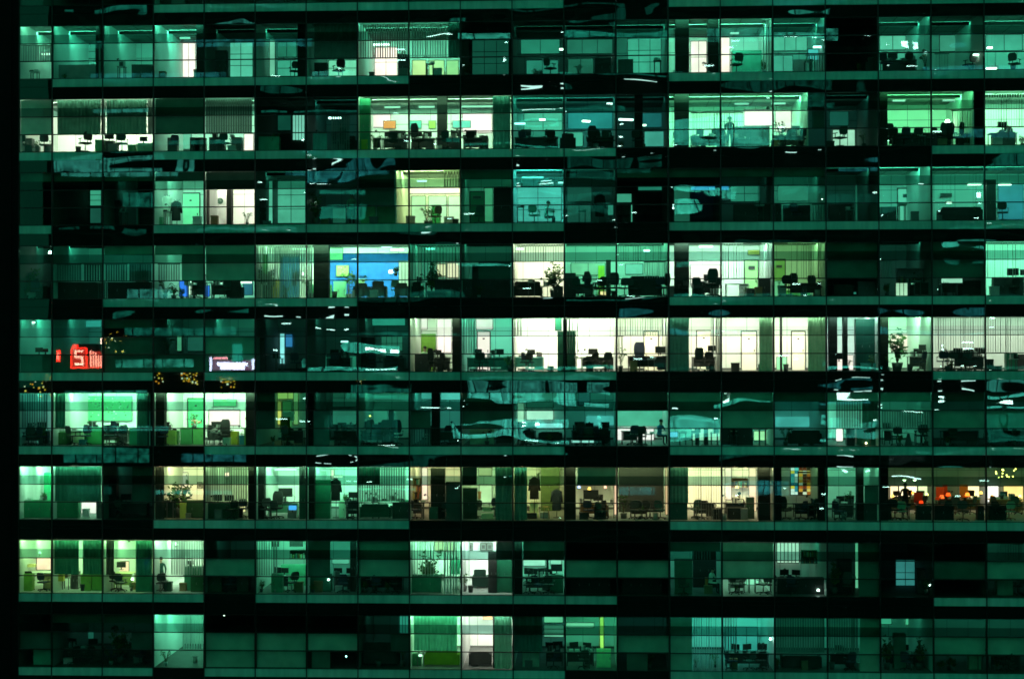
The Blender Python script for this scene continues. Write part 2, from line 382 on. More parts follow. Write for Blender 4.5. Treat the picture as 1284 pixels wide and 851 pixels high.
def chair(r, x, d=1.0, rz=None, c=None, desc='dark swivel office chair', s=1.0, high=False):
    if c is None or c == BLK: c = (.03, .06, (.03, .10, .09), .09, (.05, .06, .10))[int(x * 7 + r * 3) % 5]
    key = (c, high)
    if key not in CH:
        f = dif(cval(c), .8); k = dif(.03, .35); P = {}
        m = MB()
        for i in range(-3, 4):
            pass
        m.box(-.24, .24, -.24, .24, .44, .50, f); m.box(-.22, .22, -.26, -.24, .445, .49, f); m.box(-.26, -.24, -.2, .2, .45, .49, f); m.box(.24, .26, -.2, .2, .45, .49, f); P['seat'] = m.mesh('seat')
        m = MB(); H = 1.22 if high else 1.0; n = 6; zs = [.6 + (H - .6) * i / n for i in range(n + 1)]; ws = [.17, .215, .23, .235, .23, .21, .15]
        for i in range(n):
            z0, z1, w0, w1 = zs[i], zs[i + 1], ws[i], ws[i + 1]; y0, y1 = .22 + .05 * (i / n) ** 2, .22 + .05 * ((i + 1) / n) ** 2
            for sg, off in ((1, 0), (-1, .05)):
                p = [(-w0, y0 + off, z0), (w0, y0 + off, z0), (w1, y1 + off, z1), (-w1, y1 + off, z1)]; m.quad(p if sg > 0 else p[::-1], f, True)
            for q in (-1, 1): m.quad([(q * w0, y0, z0), (q * w0, y0 + .05, z0), (q * w1, y1 + .05, z1), (q * w1, y1, z1)], f)
        m.quad([(-.15, .27, H), (.15, .27, H), (.15, .32, H), (-.15, .32, H)], f); P['backrest'] = m.mesh('backrest')
        m = MB().bar((0, 0, .1), (0, 0, .44), .028, .025, k); m.bar((0, .2, .46), (0, .27, .66), .02, .02, k); P['post'] = m.mesh('post')
        m = MB()
        for i in range(5):
            a = i * 2 * math.pi / 5 + .3; e = (.3 * math.cos(a), .3 * math.sin(a)); m.bar((0, 0, .11), (e[0], e[1], .075), .025, .015, k); m.ball((e[0], e[1], .035), .034, k, 7, 5)
        P['star_base'] = m.mesh('star_base')
        m = MB().box(-.3, -.25, -.14, .16, .66, .69, k).box(-.285, -.265, -.02, .02, .46, .66, k); P['armrest'] = m.mesh('armrest')
        m = MB().box(.25, .3, -.14, .16, .66, .69, k).box(.265, .285, -.02, .02, .46, .66, k); P['armrest.001'] = m.mesh('armrest')
        CH[key] = P
    if rz is None: rz = random.uniform(-.9, .9) + math.pi
    t = thing('office_chair', 'chair', desc, r, x, (X(r, x, d), d, fz(r) + .016), 'office chairs', rz)
    t.scale = (s, s, s)
    for n_, me in CH[key].items(): link(n_.split('.')[0], me, t)
    return t
def monitor(r, x, d, zt, on=None, w=.5, rz=0, c=BLK, desc=None):
    t = thing('monitor', 'monitor', desc or ('dark flat monitor' if not on else 'glowing monitor'), r, x, (X(r, x, d), d, zt), 'desk monitors', rz)
    k = dif(c, .4)
    MB().box(-w / 2, w / 2, -.02, .02, .12, .12 + w * .62, k).build('casing', t)
    if on: MB().box(-w / 2 + .02, w / 2 - .02, -.028, -.021, .14, .10 + w * .62, emi(on, 1.3)).build('screen', t)
    else: MB().box(-w / 2 + .02, w / 2 - .02, -.028, -.021, .14, .10 + w * .62, dif(.03, .2)).build('screen', t)
    MB().box(-.03, .03, -.01, .03, .01, .14, k).box(-.12, .12, -.08, .1, .0, .012, k).build('stand', t)
def cabinet(r, x0, x1, d=1.0, h=1.0, col=.08, desc='low office cabinet', dep=.42, nd=2, name='cabinet', z=None):
    a, b = X(r, x0, d), X(r, x1, d); w = (b - a) / 2
    t = thing(name, 'cabinet', desc, r, (x0 + x1) / 2, ((a + b) / 2, d, fz(r) + .016 if z is None else z), 'office cabinets')
    cv = cval(col); cv = (cv,) * 3 if isinstance(cv, float) else cv
    MB().box(-w, w, 0, dep, 0, h, dif(cv, .5)).build('body', t)
    f = dif([v * 1.25 for v in cv], .45)
    for i in range(nd):
        xa = -w + 2 * w * i / nd + .01; xb = -w + 2 * w * (i + 1) / nd - .01
        q = MB().box(xa, xb, -.018, -.002, .05, h - .02, f).build('door', t); MB().box(xb - .05, xb - .03, -.04, -.019, h * .45, h * .45 + .12, dif(.2, .3)).build('handle', q)
    return (a, b, fz(r) + .016 + h, d)
def shelf(r, x0, x1, d, z0, z1, col=.1, desc='open shelf filled with books', n=3):
    a, b = X(r, x0, d), X(r, x1, d); w = (b - a) / 2; z = fz(r) + z0; H = z1 - z0
    t = thing('bookshelf', 'shelf', desc, r, (x0 + x1) / 2, ((a + b) / 2, d, z), 'bookshelves')
    c = dif(cval(col), .6); m = MB().box(-w, w, .28, .3, 0, H, c).box(-w, -w + .02, 0, .28, 0, H, c).box(w - .02, w, 0, .28, 0, H, c)
    for i in range(n + 1): m.box(-w + .02, w - .02, 0, .28, H * i / n * .98, H * i / n * .98 + .02, c)
    m.build('frame', t); m = MB(); rr = random.Random(int(x0) + r)
    for i in range(n):
        xx = -w + .04
        while xx < w - .08:
            bw = rr.uniform(.03, .07); hh = min(H / n * .85, rr.uniform(.2, .32))
            if rr.random() < .85: m.box(xx, xx + bw, .03, .25, H * i / n * .98 + .021, H * i / n * .98 + .02 + hh, dif(rr.choice([(.5, .5, .45), (.1, .3, .25), (.3, .1, .05), (.05, .05, .06), (.45, .4, .15)]), .6))
            xx += bw + .004
    m.build('books', t)
PL = {}
def foliage(kind, seed):
    rr = random.Random(seed); m = MB(); st = MB(); gs = [dif((.06, .16, .05), .6, .4, .25), dif((.10, .20, .06), .6, .4, .25), dif((.04, .11, .05), .6, .4, .2)]; br = dif((.10, .07, .04), .8)
    nb = {'bushy': 9, 'tall': 11, 'airy': 7, 'palm': 13}[kind]
    for b in range(nb):
        A = rr.random() * 6.28; g = rr.choice(gs)
        if kind == 'palm' or (kind == 'airy' and b % 2):
            H = rr.uniform(.5, .8); R_ = rr.uniform(.25, .5); pts = [Vector((R_ * u * math.cos(A), R_ * u * math.sin(A), .22 + H * math.sin(u * 2.1))) for u in (0, .25, .5, .75, 1)]
            for k in range(4): st.bar(pts[k], pts[k + 1], .007, .005, br, 4)
            for k in range(1, 5):
                for q in range(5):
                    c = pts[k - 1].lerp(pts[k], q / 5)
                    for sd in (-1, 1):
                        dv = Vector((-math.sin(A) * sd * .8 + math.cos(A) * .5, math.cos(A) * sd * .8 + math.sin(A) * .5, -.25)) * rr.uniform(.08, .14); w = Vector((math.cos(A), math.sin(A), .3)) * .014
                        m.quad([tuple(c), tuple(c + dv * .5 + w), tuple(c + dv), tuple(c + dv * .5 - w)], g)
        else:
            tip = {'bushy': (rr.uniform(.1, .26), rr.uniform(.45, .75)), 'tall': (rr.uniform(.05, .3), rr.uniform(.5, 1.12)), 'airy': (rr.uniform(.1, .3), rr.uniform(.6, 1.0))}[kind]
            e = Vector((tip[0] * math.cos(A), tip[0] * math.sin(A), tip[1])); mid = Vector((e.x * .3, e.y * .3, e.z * .6)); st.bar((0, 0, .2), mid, .012, .008, br, 5); st.bar(mid, e, .008, .003, br, 4)
            for q in range({'bushy': 22, 'tall': 26, 'airy': 14}[kind]):
                c = mid.lerp(e, rr.uniform(.1, 1.15)) + Vector((rr.gauss(0, .055), rr.gauss(0, .055), rr.gauss(0, .05)))
                a = Vector((rr.uniform(-1, 1), rr.uniform(-1, 1), rr.uniform(-.8, .5))).normalized(); u = a.orthogonal().normalized(); L = rr.uniform(.07, .16); w = L * rr.uniform(.2, .36)
                m.quad([tuple(c - a * L / 2), tuple(c + u * w), tuple(c + a * L / 2), tuple(c - u * w)], g)
    return m.mesh('foliage'), st.mesh('stem')
def plant(r, x, d=1.0, h=1.3, kind='bushy', z=None, desc='leafy potted plant', potc=.1):
    v = int(x * 13 + r * 5) % 4
    if kind == 'bushy' and v == 3: kind = 'palm'
    key = (kind, v)
    if key not in PL: PL[key] = foliage(kind, v * 11 + len(kind))
    t = thing('potted_plant', 'plant', desc, r, x, (X(r, x, d), d, fz(r) + .016 if z is None else z), 'potted plants', random.random() * 6); s = h / 1.1; t.scale = (s * random.uniform(.8, 1.15), s * random.uniform(.8, 1.1), s)
    p = MB().bar((0, 0, 0), (0, 0, .24), .11, .15, dif(potc, .5), 12); p.build('pot', t); link('stem', PL[key][1], t); link('foliage', PL[key][0], t)
def sofa(r, x0, x1, d=1.4, col=BLK, desc='dark upholstered sofa', h=.85, rz=0):
    a, b = X(r, x0, d), X(r, x1, d); w = (b - a) / 2; c = dif(cval(col), .9)
    t = thing('sofa', 'sofa', desc, r, (x0 + x1) / 2, ((a + b) / 2, d, fz(r) + .016), 'sofas and armchairs', rz)
    MB().box(-w + .13, w - .13, .02, .7, .12, .44, c).build('seat', t); q = MB().box(-w + .1, w - .1, .0, -.16, .1, h - .03, c); q.box(-w + .16, w - .16, -.155, -.005, h - .03, h, c); q.build('backrest', t)
    for sx in (-1, 1): MB().box(sx * w, sx * (w - .12), -.1, .68, .08, .6, c).box(sx * (w - .01), sx * (w - .11), -.08, .66, .6, .63, c).build('armrest', t)
def lightbar(r, x, py, d=3.5, w=.9, s=14, col='#E4FFE8', desc='bright hanging ceiling light', rz=0):
    a, z = at(x, py, d); zc = fz(r) + 3.03
    if z > zc - .07: z = zc - .07
    t = thing('ceiling_light', 'ceiling light', desc, r, x, (a, d, z), 'ceiling lights', rz)
    MB().box(-w / 2, w / 2, -.09, .09, .03, .06, dif(.3)).build('housing', t)
    m = MB(); e = emi(col, min(s, 26) * .3)
    m.box(-w / 2 + .02, w / 2 - .02, -.08, .08, -.045, .029, e); m.build('tube', t)
    if zc - z > .12: MB().bar((-w * .35, 0, .06), (-w * .35, 0, zc - z), .004, .004, dif(.1), 4).bar((w * .35, 0, .06), (w * .35, 0, zc - z), .004, .004, dif(.1), 4).build('cable', t)
def picture(r, x0, y0, x1, y1, c1=.3, c2=.08, d=5.9, desc='small framed picture on the wall'):
    a, zt = at(x0, y0, d); b, zb = at(x1, y1, d); w = (b - a) / 2; h = (zt - zb) / 2
    t = thing('picture', 'picture', desc, r, (x0 + x1) / 2, ((a + b) / 2, d, zb), 'wall pictures')
    k = dif(.03); MB().box(-w, w, 0, .03, 0, .04, k).box(-w, w, 0, .03, 2 * h - .04, 2 * h, k).box(-w, -w + .04, 0, .03, .04, 2 * h - .04, k).box(w - .04, w, 0, .03, .04, 2 * h - .04, k).build('frame', t)
    m = MB().box(-w + .04, w - .04, .012, .028, .04, 2 * h - .04, dif(cval(c1), .6, .1)); m.box(-w * .5, w * .5, .004, .011, h * .5, h * 1.4, dif(cval(c2), .6, .5, scale=9)); m.build('print', t)
def board(r, x0, y0, x1, y1, col='#FFFFFF', d=5.88, desc='pale whiteboard on the wall', marks=0):
    a, zt = at(x0, y0, d); b, zb = at(x1, y1, d); w = (b - a) / 2; H = zt - zb
    t = thing('wall_board', 'board', desc, r, (x0 + x1) / 2, ((a + b) / 2, d, zb), 'wall boards')
    MB().box(-w, w, 0, .03, 0, H, dif(cval(col), .4, .1)).build('surface', t)
    MB().box(-w - .03, -w, -.01, .03, -.03, H + .03, dif(.12)).box(w, w + .03, -.01, .03, -.03, H + .03, dif(.12)).box(-w, w, -.01, .03, -.03, 0, dif(.12)).box(-w, w, -.01, .03, H, H + .03, dif(.12)).build('frame', t)
    if marks:
        m = MB(); rr = random.Random(marks)
        for i in range(marks):
            xx = rr.uniform(-w + .05, w - .12); zz = rr.uniform(.05, H - .1); m.box(xx, xx + rr.uniform(.03, .1), -.006, -.001, zz, zz + rr.uniform(.02, .07), dif(rr.choice([.05, .6, .15]), .6))
        m.build('papers', t)
def clutter(r, x0, x1, d, zt, n=5, bright=False, seed=0):
    rr = random.Random(seed + int(x0) + 97 * r)
    for i in range(n):
        x = x0 + (x1 - x0) * (i + rr.uniform(.2, .8)) / n; k = rr.choice(['paper_stack', 'desk_phone', 'mug', 'folder_box', 'desk_lamp', 'paper_stack'])
        c = rr.choice([.7, .5, .1, .25]) if not bright else rr.choice([.8, .6, .4])
        if k == 'paper_stack':
            t = thing(k, 'papers', 'small stack of papers', r, x, (X(r, x, d + .2), d + .2, zt), 'papers on desks'); m = MB(); h = rr.uniform(.03, .15)
            for q in range(4): m.box(-.11 + rr.uniform(-.01, .01), .11, -.14, .14 + rr.uniform(-.02, .02), h * q / 4 + .001, h * (q + 1) / 4, dif(c + .04 * q))
            m.build('sheets', t)
        elif k == 'mug':
            t = thing(k, 'mug', 'small mug on a desk', r, x, (X(r, x, d + .15), d + .15, zt), 'mugs on desks'); MB().bar((0, 0, 0), (0, 0, .1), .035, .04, dif(c), 9).build('cup', t); MB().bar((.04, 0, .025), (.065, 0, .05), .006, .006, dif(c), 5).bar((.065, 0, .05), (.04, 0, .08), .006, .006, dif(c), 5).build('handle', t)
        elif k == 'folder_box':
            t = thing(k, 'folders', 'row of document folders', r, x, (X(r, x, d + .3), d + .3, zt), 'folders on desks'); m = MB()
            for q in range(4): m.box(-.15 + q * .075, -.085 + q * .075, -.12, .12, 0, .26 + rr.uniform(-.03, .03), dif(rr.choice([.04, .5, .1, .3])))
            m.build('folders', t)
        elif k == 'desk_phone':
            t = thing(k, 'telephone', 'dark desk telephone', r, x, (X(r, x, d + .2), d + .2, zt), 'telephones on desks'); MB().box(-.1, .1, -.1, .1, 0, .06, dif(.03)).build('body', t); MB().bar((-.1, 0, .085), (.1, 0, .085), .022, .022, dif(.03)).build('handset', t)
        else:
            t = thing(k, 'lamp', 'thin unlit desk lamp', r, x, (X(r, x, d + .2), d + .2, zt), 'desk lamps'); g = dif(.04, .3); MB().bar((0, 0, 0), (0, 0, .02), .08, .08, g, 10).build('base', t); MB().bar((0, 0, .02), (.1, 0, .25), .01, .01, g).bar((.1, 0, .25), (-.08, 0, .42), .01, .01, g).build('arm', t); MB().bar((-.07, 0, .43), (-.15, 0, .35), .03, .06, g, 9).build('shade', t)
def work(r, x0, x1, d=1.3, col=.05, n_mon=1, n_ch=1, on=None, cl=3, chd=-.55, desc='dark office desk', bright=False, c=BLK):
    a, b, zt, dd = desk(r, x0, x1, d, col=col, desc=desc)
    rr = random.Random(int(x0) * 3 + r)
    for i in range(n_mon):
        x = x0 + (x1 - x0) * (i + .5 + rr.uniform(-.15, .15)) / n_mon; monitor(r, x, d + .45, zt, on, w=rr.uniform(.42, .55), rz=rr.uniform(-.5, .5))
    for i in range(n_ch):
        x = x0 + (x1 - x0) * (i + .5 + rr.uniform(-.25, .25)) / n_ch; chair(r, x, max(.45, d + chd), rz=rr.uniform(-1.2, 1.2) + math.pi, c=c)
    if cl: clutter(r, x0 + 2, x1 - 2, d, zt, cl, bright)
def pendant(r, x, py, d=3, s=10, col='#FFE9B0', rad=.16, desc='small glowing pendant lamp'):
    a, z = at(x, py, d); zc = fz(r) + 3.03; z = min(z, zc - .3)
    t = thing('pendant_lamp', 'pendant lamp', desc, r, x, (a, d, z), 'pendant lamps')
    MB().bar((0, 0, -rad * .2), (0, 0, rad * .9), rad, rad * .25, dif((.5, .45, .3), .5), 12).build('lamp_shade', t)
    MB().ball((0, 0, -rad * .25), rad * .55, emi(col, s)).build('bulb', t); MB().bar((0, 0, rad * .9), (0, 0, zc - z), .006, .006, dif(.05), 4).build('cable', t)
def globe(r, x, py, d, rad, col, s, desc, z=None):
    a, zz = at(x, py, d)
    t = thing('table_lamp', 'lamp', desc, r, x, (a, d, zz - rad * 1.8), 'table lamps')
    MB().bar((0, 0, 0), (0, 0, .02), rad * .7, rad * .7, dif(.1), 10).bar((0, 0, .02), (0, 0, rad * 1.1), .012, .012, dif(.1)).build('base', t)
    MB().bar((0, 0, rad), (0, 0, rad * 2.3), rad, rad * .65, emi(col, s), 12).build('lamp_shade', t)
def boxthing(r, x, d, w, h, col, desc, z=None, name='storage_box', dep=.3):
    t = thing(name, 'box', desc, r, x, (X(r, x, d), d, fz(r) + .016 if z is None else z), 'storage boxes'); c = dif(cval(col), .6)
    MB().box(-w / 2, w / 2, 0, dep, 0, h * .82, c).build('body', t); MB().box(-w / 2 - .012, w / 2 + .012, -.012, dep + .012, h * .82, h, c).build('lid', t)
def coat(r, x, ytop, d, h=1.0, col=.008, desc='long dark coat on a hanger'):
    a, z = at(x, ytop, d); k = dif(.05)
    zt = z; z0 = fz(r) + .016
    st = thing('coat_stand', 'coat stand', 'thin dark coat stand', r, x, (a, d + .14, z0), 'coat stands'); H = zt - z0 + .1
    MB().bar((0, 0, 0), (0, 0, H), .018, .014, k).build('pole', st); MB().bar((0, 0, 0), (0, 0, .03), .2, .18, k, 12).build('base', st)
    MB().bar((-.16, 0, H - .02), (0, 0, H - .14), .01, .01, k, 5).bar((.16, 0, H - .02), (0, 0, H - .14), .01, .01, k, 5).build('hook', st)
    t = thing('coat', 'coat', desc, r, x, (a, d, zt - h), 'coats on stands'); c = dif(cval(col), .95)
    m = MB(); prof = [(0, .24), (.25, .235), (.6, .22), (.82, .25), (.93, .2), (1.0, .07)]
    for i in range(len(prof) - 1):
        (u0, w0), (u1, w1) = prof[i], prof[i + 1]; n = 10
        for j in range(n):
            A0, A1 = 2 * math.pi * j / n, 2 * math.pi * (j + 1) / n
            def P(w, u, A): return (w * math.cos(A) * (1 + .06 * math.sin(A * 5)), .1 * math.sin(A) * (w / .24), u * h)
            m.quad([P(w0, u0, A0), P(w0, u0, A1), P(w1, u1, A1), P(w1, u1, A0)], c, True)
    m.build('body', t)
    for sx in (-1, 1): MB().bar((sx * .2, 0, h * .9), (sx * .29, 0, h * .38), .07, .05, c, 8).build('sleeve', t)
def person(r, x, d, pose, desc, shirt=.03, hair=.015, rz=0, z=None):
    """one continuous skinned body; clothing colour by material zone, hair a child"""
    sit = pose == 'sit'
    J = []; Ed = []; Rd = []
    def j(p, rad, par=None):
        J.append(p); Rd.append(rad)
        if par is not None: Ed.append((par, len(J) - 1))
        return len(J) - 1
    hz = .52 if sit else .93
    pel = j((0, 0, hz), .13); ab = j((0, -.01, hz + .2), .115, pel); chs = j((0, -.02 if not sit else -.06, hz + .4), .135, ab)
    nk = j((0, -.03 if not sit else -.09, hz + .54), .055, chs); hd = j((0, -.05 if not sit else -.13, hz + .65), .085, nk); tp = j((0, -.05 if not sit else -.14, hz + .76), .075, hd)
    for s in (-1, 1):
        sh = j((s * .18, -.02 if not sit else -.06, hz + .45), .062, chs)
        if sit: el = j((s * .24, -.16, hz + .22), .045, sh); wr = j((s * .13, -.40, hz + .24), .03, el); hn = j((s * .11, -.47, hz + .25), .028, wr); fd = (0, -1, -.2)
        else: el = j((s * .25, .02, hz + .17), .045, sh); wr = j((s * .24, -.08, hz - .07), .03, el); hn = j((s * .24, -.10, hz - .14), .028, wr); fd = (0, -.15, -1)
        for q in range(4):
            f1 = j((J[hn][0] + (q - 1.5) * .02, J[hn][1] + fd[1] * .05, J[hn][2] + fd[2] * .05), .009, hn); j((J[f1][0], J[f1][1] + fd[1] * (.03 + .006 * (q % 3)), J[f1][2] + fd[2] * .03 - .008), .007, f1)
        j((J[hn][0] - s * .035, J[hn][1] + fd[1] * .03 - .01, J[hn][2] + fd[2] * .02), .009, wr)
        hp = j((s * .09, 0, hz - .04), .095, pel)
        if sit: kn = j((s * .11, -.42, hz - .02), .065, hp); an = j((s * .11, -.42, .09), .042, kn)
        else: kn = j((s * .10, -.02, .5), .065, hp); an = j((s * .10, .02, .09), .042, kn)
        j((s * .11, J[an][1] - .17, .04), .035, an)
    me = bpy.data.meshes.new('body'); me.from_pydata(J, Ed, []); tmp = bpy.data.objects.new('tmp', me); COL.objects.link(tmp)
    sk = tmp.modifiers.new('s', 'SKIN'); sk.use_smooth_shade = True
    for i, v in enumerate(me.skin_vertices[0].data): v.radius = (Rd[i], Rd[i] * (.8 if Rd[i] > .1 else 1)); v.use_root = (i == 0)
    sb = tmp.modifiers.new('b', 'SUBSURF'); sb.levels = 1
    bpy.context.view_layer.update(); dg = bpy.context.evaluated_depsgraph_get()
    body = bpy.data.meshes.new_from_object(tmp.evaluated_get(dg)); bpy.data.objects.remove(tmp)
    body.name = 'person'; body.materials.clear()
    for c in (dif(cval(shirt), .9), dif((.04, .04, .05), .9), dif((.45, .28, .2), .6)): body.materials.append(c)
    for p in body.polygons:
        c = p.center
        p.material_index = 2 if (c.z > hz + .53 or (abs(c.x) > .08 and (c.y < -.38 and sit and c.z > hz + .15 or (not sit and c.z < hz - .06 and abs(c.x) > .2)))) else (0 if c.z > hz + .0 else 1)
    t = thing('person', 'person', desc, r, x, (X(r, x, d), d, fz(r) + .016 if z is None else z), None, rz, body)
    y = J[tp][1]; zc = hz + .7
    m = MB().ball((0, y + .025, zc + .035), (.098, .11, .10), dif(hair, .8), 12, 8); m.build('hair', t)
    m = MB().bar((0, y - .085, zc + .01), (0, y - .115, zc - .03), .012, .018, dif((.45, .28, .2)), 6); m.build('nose', t)
    for s in (-1, 1): MB().ball((s * .035, y - .085, zc + .005), .014, dif(.02, .3), 6, 5).build('eye', t); MB().ball((s * .092, y + .01, zc - .015), (.015, .025, .035), dif((.45, .28, .2)), 6, 5).build('ear', t)
    MB().ball((0, y - .082, zc - .065), (.03, .012, .008), dif((.3, .08, .07)), 8, 5).build('mouth', t)
# ================================================================== floor 1 (cut by the top edge)
R(0, 193, 384, '#D8F0D0', 'long white room cut by the top edge')
R(0, 384, 514, '#2A8A68', k=.8)
R(0, 838, 970, '#1F7A5C'); R(0, 66, 131, '#124434')
work(0, 200, 250, 1.0); work(0, 262, 315, 1.1); cabinet(0, 215, 232, .8, .5, .2); clutter(0, 330, 380, 1, fz(0) + .4, 3)
work(0, 420, 500, 1.2, n_mon=2); S(0, 0, 0, 'UML', 2); S(0, 8, 12, 'UML', 2); S(0, 15, 19, 'UML', 2)
# ================================================================== floor 2
R(1, 23, 66, '#5FC79A', 'mint corner room on second floor down', k=1.0)
VB(1, 25, 65, 'M', .45); patch(1, 34, 70, 62, 97, '#63CFA4', grid=(2, 2)); lightbar(1, 58, 68, 3, .5, 12)
R(1, 66, 124, '#34A680', wall=.6); patch(1, 108, 50, 120, 74, '#237E62', grid=(1, 2)); cabinet(1, 67, 123, .9, .9, .20, 'long pale cabinet along the window', nd=3)
column(1, 120, 131, .4, .05)
R(1, 131, 193, '#2A8A6A'); patch(1, 137, 52, 168, 74, '#39A884', grid=(2, 2)); patch(1, 133, 77, 153, 97, '#4CC59C'); patch(1, 158, 79, 168, 96, '#2A7A60'); cabinet(1, 165, 191, 1, .9, .08)
R(1, 193, 257, '#3FB48E', 'room with white doorway, second floor down', wall=.7); patch(1, 228, 52, 245, 97, '#FFF4E4', s=1.3, name='lit_doorway', grid=(2, 2), fr=.02); lightbar(1, 232, 36, 4.2, .6, 9, '#BFFFE0'); column(1, 246, 257, .4, .05)
patch(1, 247, 77, 256, 97, '#FFF0DC', s=1.2)
R(1, 257, 320, '#0F3A2C'); patch(1, 287, 52, 317, 97, '#4FC09A', grid=(2, 3)); cabinet(1, 270, 284, 1, 1.6, .04, 'tall dark cabinet')
R(1, 320, 384, '#17604A'); patch(1, 347, 52, 372, 72, '#1F7458', grid=(2, 1)); patch(1, 346, 76, 383, 96, '#38A582', grid=(2, 2)); patch(1, 338, 50, 345, 96, '#6AC8A0', grid=(1, 1), d=3); column(1, 373, 383, .3, .03)
R(1, 384, 449, '#17604A'); CU(1, 394, 448, 'UM', .2); patch(1, 388, 34, 391, 96, '#6FC9A0', d=2); patch(1, 412, 76, 447, 96, '#6FDCAA', grid=(2, 2)); cabinet(1, 394, 410, 1, .9, .05)
R(1, 449, 578, '#4DB890', 'blind-lined double room on second floor down', k=.8); VB(1, 451, 512, 'UM', .3, 65); VB(1, 516, 560, 'UM', .45, 60); patch(1, 470, 60, 498, 97, '#FFEBD8', s=1.4, grid=(2, 2), fr=.02); lightbar(1, 478, 56, 4.5, .9, 18)
for a, b, c in ((517, 534, '#B8E88C'), (538, 557, '#A0E88C'), (560, 575, '#8CDC84')): patch(1, a, 76, b, 95, c, name='glowing_poster', d=5)  # brightness of the posters put in as emission
cabinet(1, 499, 513, 1.5, 1.4, .03, 'tall dark cabinet'); CU(1, 562, 577, 'UM', (.04, .17, .15))
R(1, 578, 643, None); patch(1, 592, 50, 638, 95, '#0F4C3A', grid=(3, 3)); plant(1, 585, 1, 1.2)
R(1, 643, 708, '#114636'); patch(1, 653, 50, 702, 68, '#1E7A5E', grid=(2, 1)); patch(1, 660, 76, 700, 94, '#227F66', grid=(2, 1)); lightbar(1, 704, 62, 2, .25, 20); plant(1, 672, 1.2, .8); chair(1, 690, 1)
R(1, 708, 772, '#114636'); patch(1, 711, 50, 768, 68, '#1D6A52', grid=(3, 1)); patch(1, 712, 74, 744, 94, '#1A6049', grid=(2, 1)); cabinet(1, 746, 766, 1, 1.0, .03)
R(1, 772, 838, '#17604A'); patch(1, 787, 49, 829, 93, '#37A582', grid=(3, 3)); cabinet(1, 775, 794, .9, .9, .12)
R(1, 838, 904, '#4DB88C', 'bright room behind two dark columns', k=1.1); column(1, 847, 864, .5, .04); column(1, 888, 902, .5, .04); patch(1, 866, 52, 886, 92, '#F4F4DC', s=1.2, grid=(2, 2)); door(1, 889, 896, 50, '#1A6A50', True)
R(1, 904, 970, '#54C49A', 'mint room with teal cupboard'); cabinet(1, 918, 955, 4.5, 2.0, '#1F6A5C', 'tall wide teal cupboard', nd=3); patch(1, 904, 47, 915, 92, '#FFF0DC', s=1.1); lightbar(1, 921, 27, 4.5, .5, 8); VB(1, 956, 969, 'UML', .5)
R(1, 970, 1037, '#237E62'); patch(1, 970, 46, 1012, 64, '#46B48E', grid=(3, 1)); patch(1, 970, 70, 994, 90, '#379A7C', grid=(2, 1)); cabinet(1, 995, 1010, 2, 1.0, .3); lightbar(1, 1026, 59, 1.2, .55, 16, '#BFFFF5'); patch(1, 1013, 62, 1034, 76, '#3CC0B0', d=2.2, name='screen'); VB(1, 1010, 1036, 'L', .3)
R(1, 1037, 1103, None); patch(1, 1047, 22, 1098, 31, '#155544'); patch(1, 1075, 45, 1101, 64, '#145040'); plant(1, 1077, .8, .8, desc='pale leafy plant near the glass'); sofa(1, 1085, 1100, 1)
R(1, 1103, 1170, '#237E62', 'teal meeting room, second floor down'); patch(1, 1103, 44, 1152, 63, '#52BE96', grid=(3, 1)); patch(1, 1103, 66, 1152, 76, '#3AA07E', d=5.9); work(1, 1106, 1150, 1.0, n_mon=2, n_ch=2, cl=4); plant(1, 1160, .9, 1.35, 'airy', desc='spindly bright leafed plant'); lightbar(1, 1162, 66, .9, .3, 8, '#BFFFF5')
R(1, 1170, 1236, '#1A6A50'); patch(1, 1178, 44, 1230, 65, '#348E70', grid=(2, 1)); VB(1, 1172, 1190, 'L', .6); lightbar(1, 1223, 69, 1, .5, 20); chair(1, 1215, 1.2)
R(1, 1236, 1370, '#2A8A6A'); patch(1, 1236, 44, 1282, 64, '#379A7C', grid=(2, 1)); lightbar(1, 1241, 60, 2, .3, 24); lightbar(1, 1243, 86, .8, .55, 24, desc='wide bright light near the sill'); chair(1, 1272, 1)
# ================================================================== floor 3
R(2, 23, 193, '#D0F0C8', 'white room behind long curtains, third floor down', k=1.0)
S(2, 0, 0, 'UM', 0); CU(2, 72, 126, 'UM', (.12, .3, .24), trans=.12, z0=.97); VB(2, 126, 140, 'UM', .4); CU(2, 134, 184, 'UM', (.12, .3, .24), trans=.1); CU(2, 185, 192, 'UM', .3)
chair(2, 33, .6, c=.08); chair(2, 56, .7); chair(2, 107, .5, s=1.1); cabinet(2, 119, 130, .8, .75, '#3FA070'); cabinet(2, 132, 142, .8, .7, .06); chair(2, 153, .6, s=1.05); cabinet(2, 160, 170, 1, .5, '#4FA070'); monitor(2, 180, .9, fz(2) + .55, w=.4); cabinet(2, 172, 192, .8, .55, '#7FC0A0', 'low pale mint cabinet'); monitor(2, 137, 1, fz(2) + .7); clutter(2, 40, 50, .8, fz(2) + .2, 2, True)
cabinet(2, 26, 40, .8, .85, .06, 'square dark cabinet')
R(2, 193, 320, '#7FC8A0', 'dim shaded room with cabinet row', k=.9); S(2, 3, 3, 'UM', 1); VB(2, 258, 316, 'UM', .12, 20, .1)
for a, b, c in ((210, 222, .10), (238, 250, .03), (243, 257, .07), (262, 280, .05), (290, 303, .10)): cabinet(2, a, b, .8, .82, c, 'square office cabinet')
patch(2, 306, 168, 318, 189, '#FFF4E0', s=1.3); chair(2, 283, .6); patch(2, 196, 169, 210, 188, '#3FA88A'); patch(2, 223, 168, 240, 188, '#58B890'); clutter(2, 262, 300, .8, fz(2) + .84, 3)
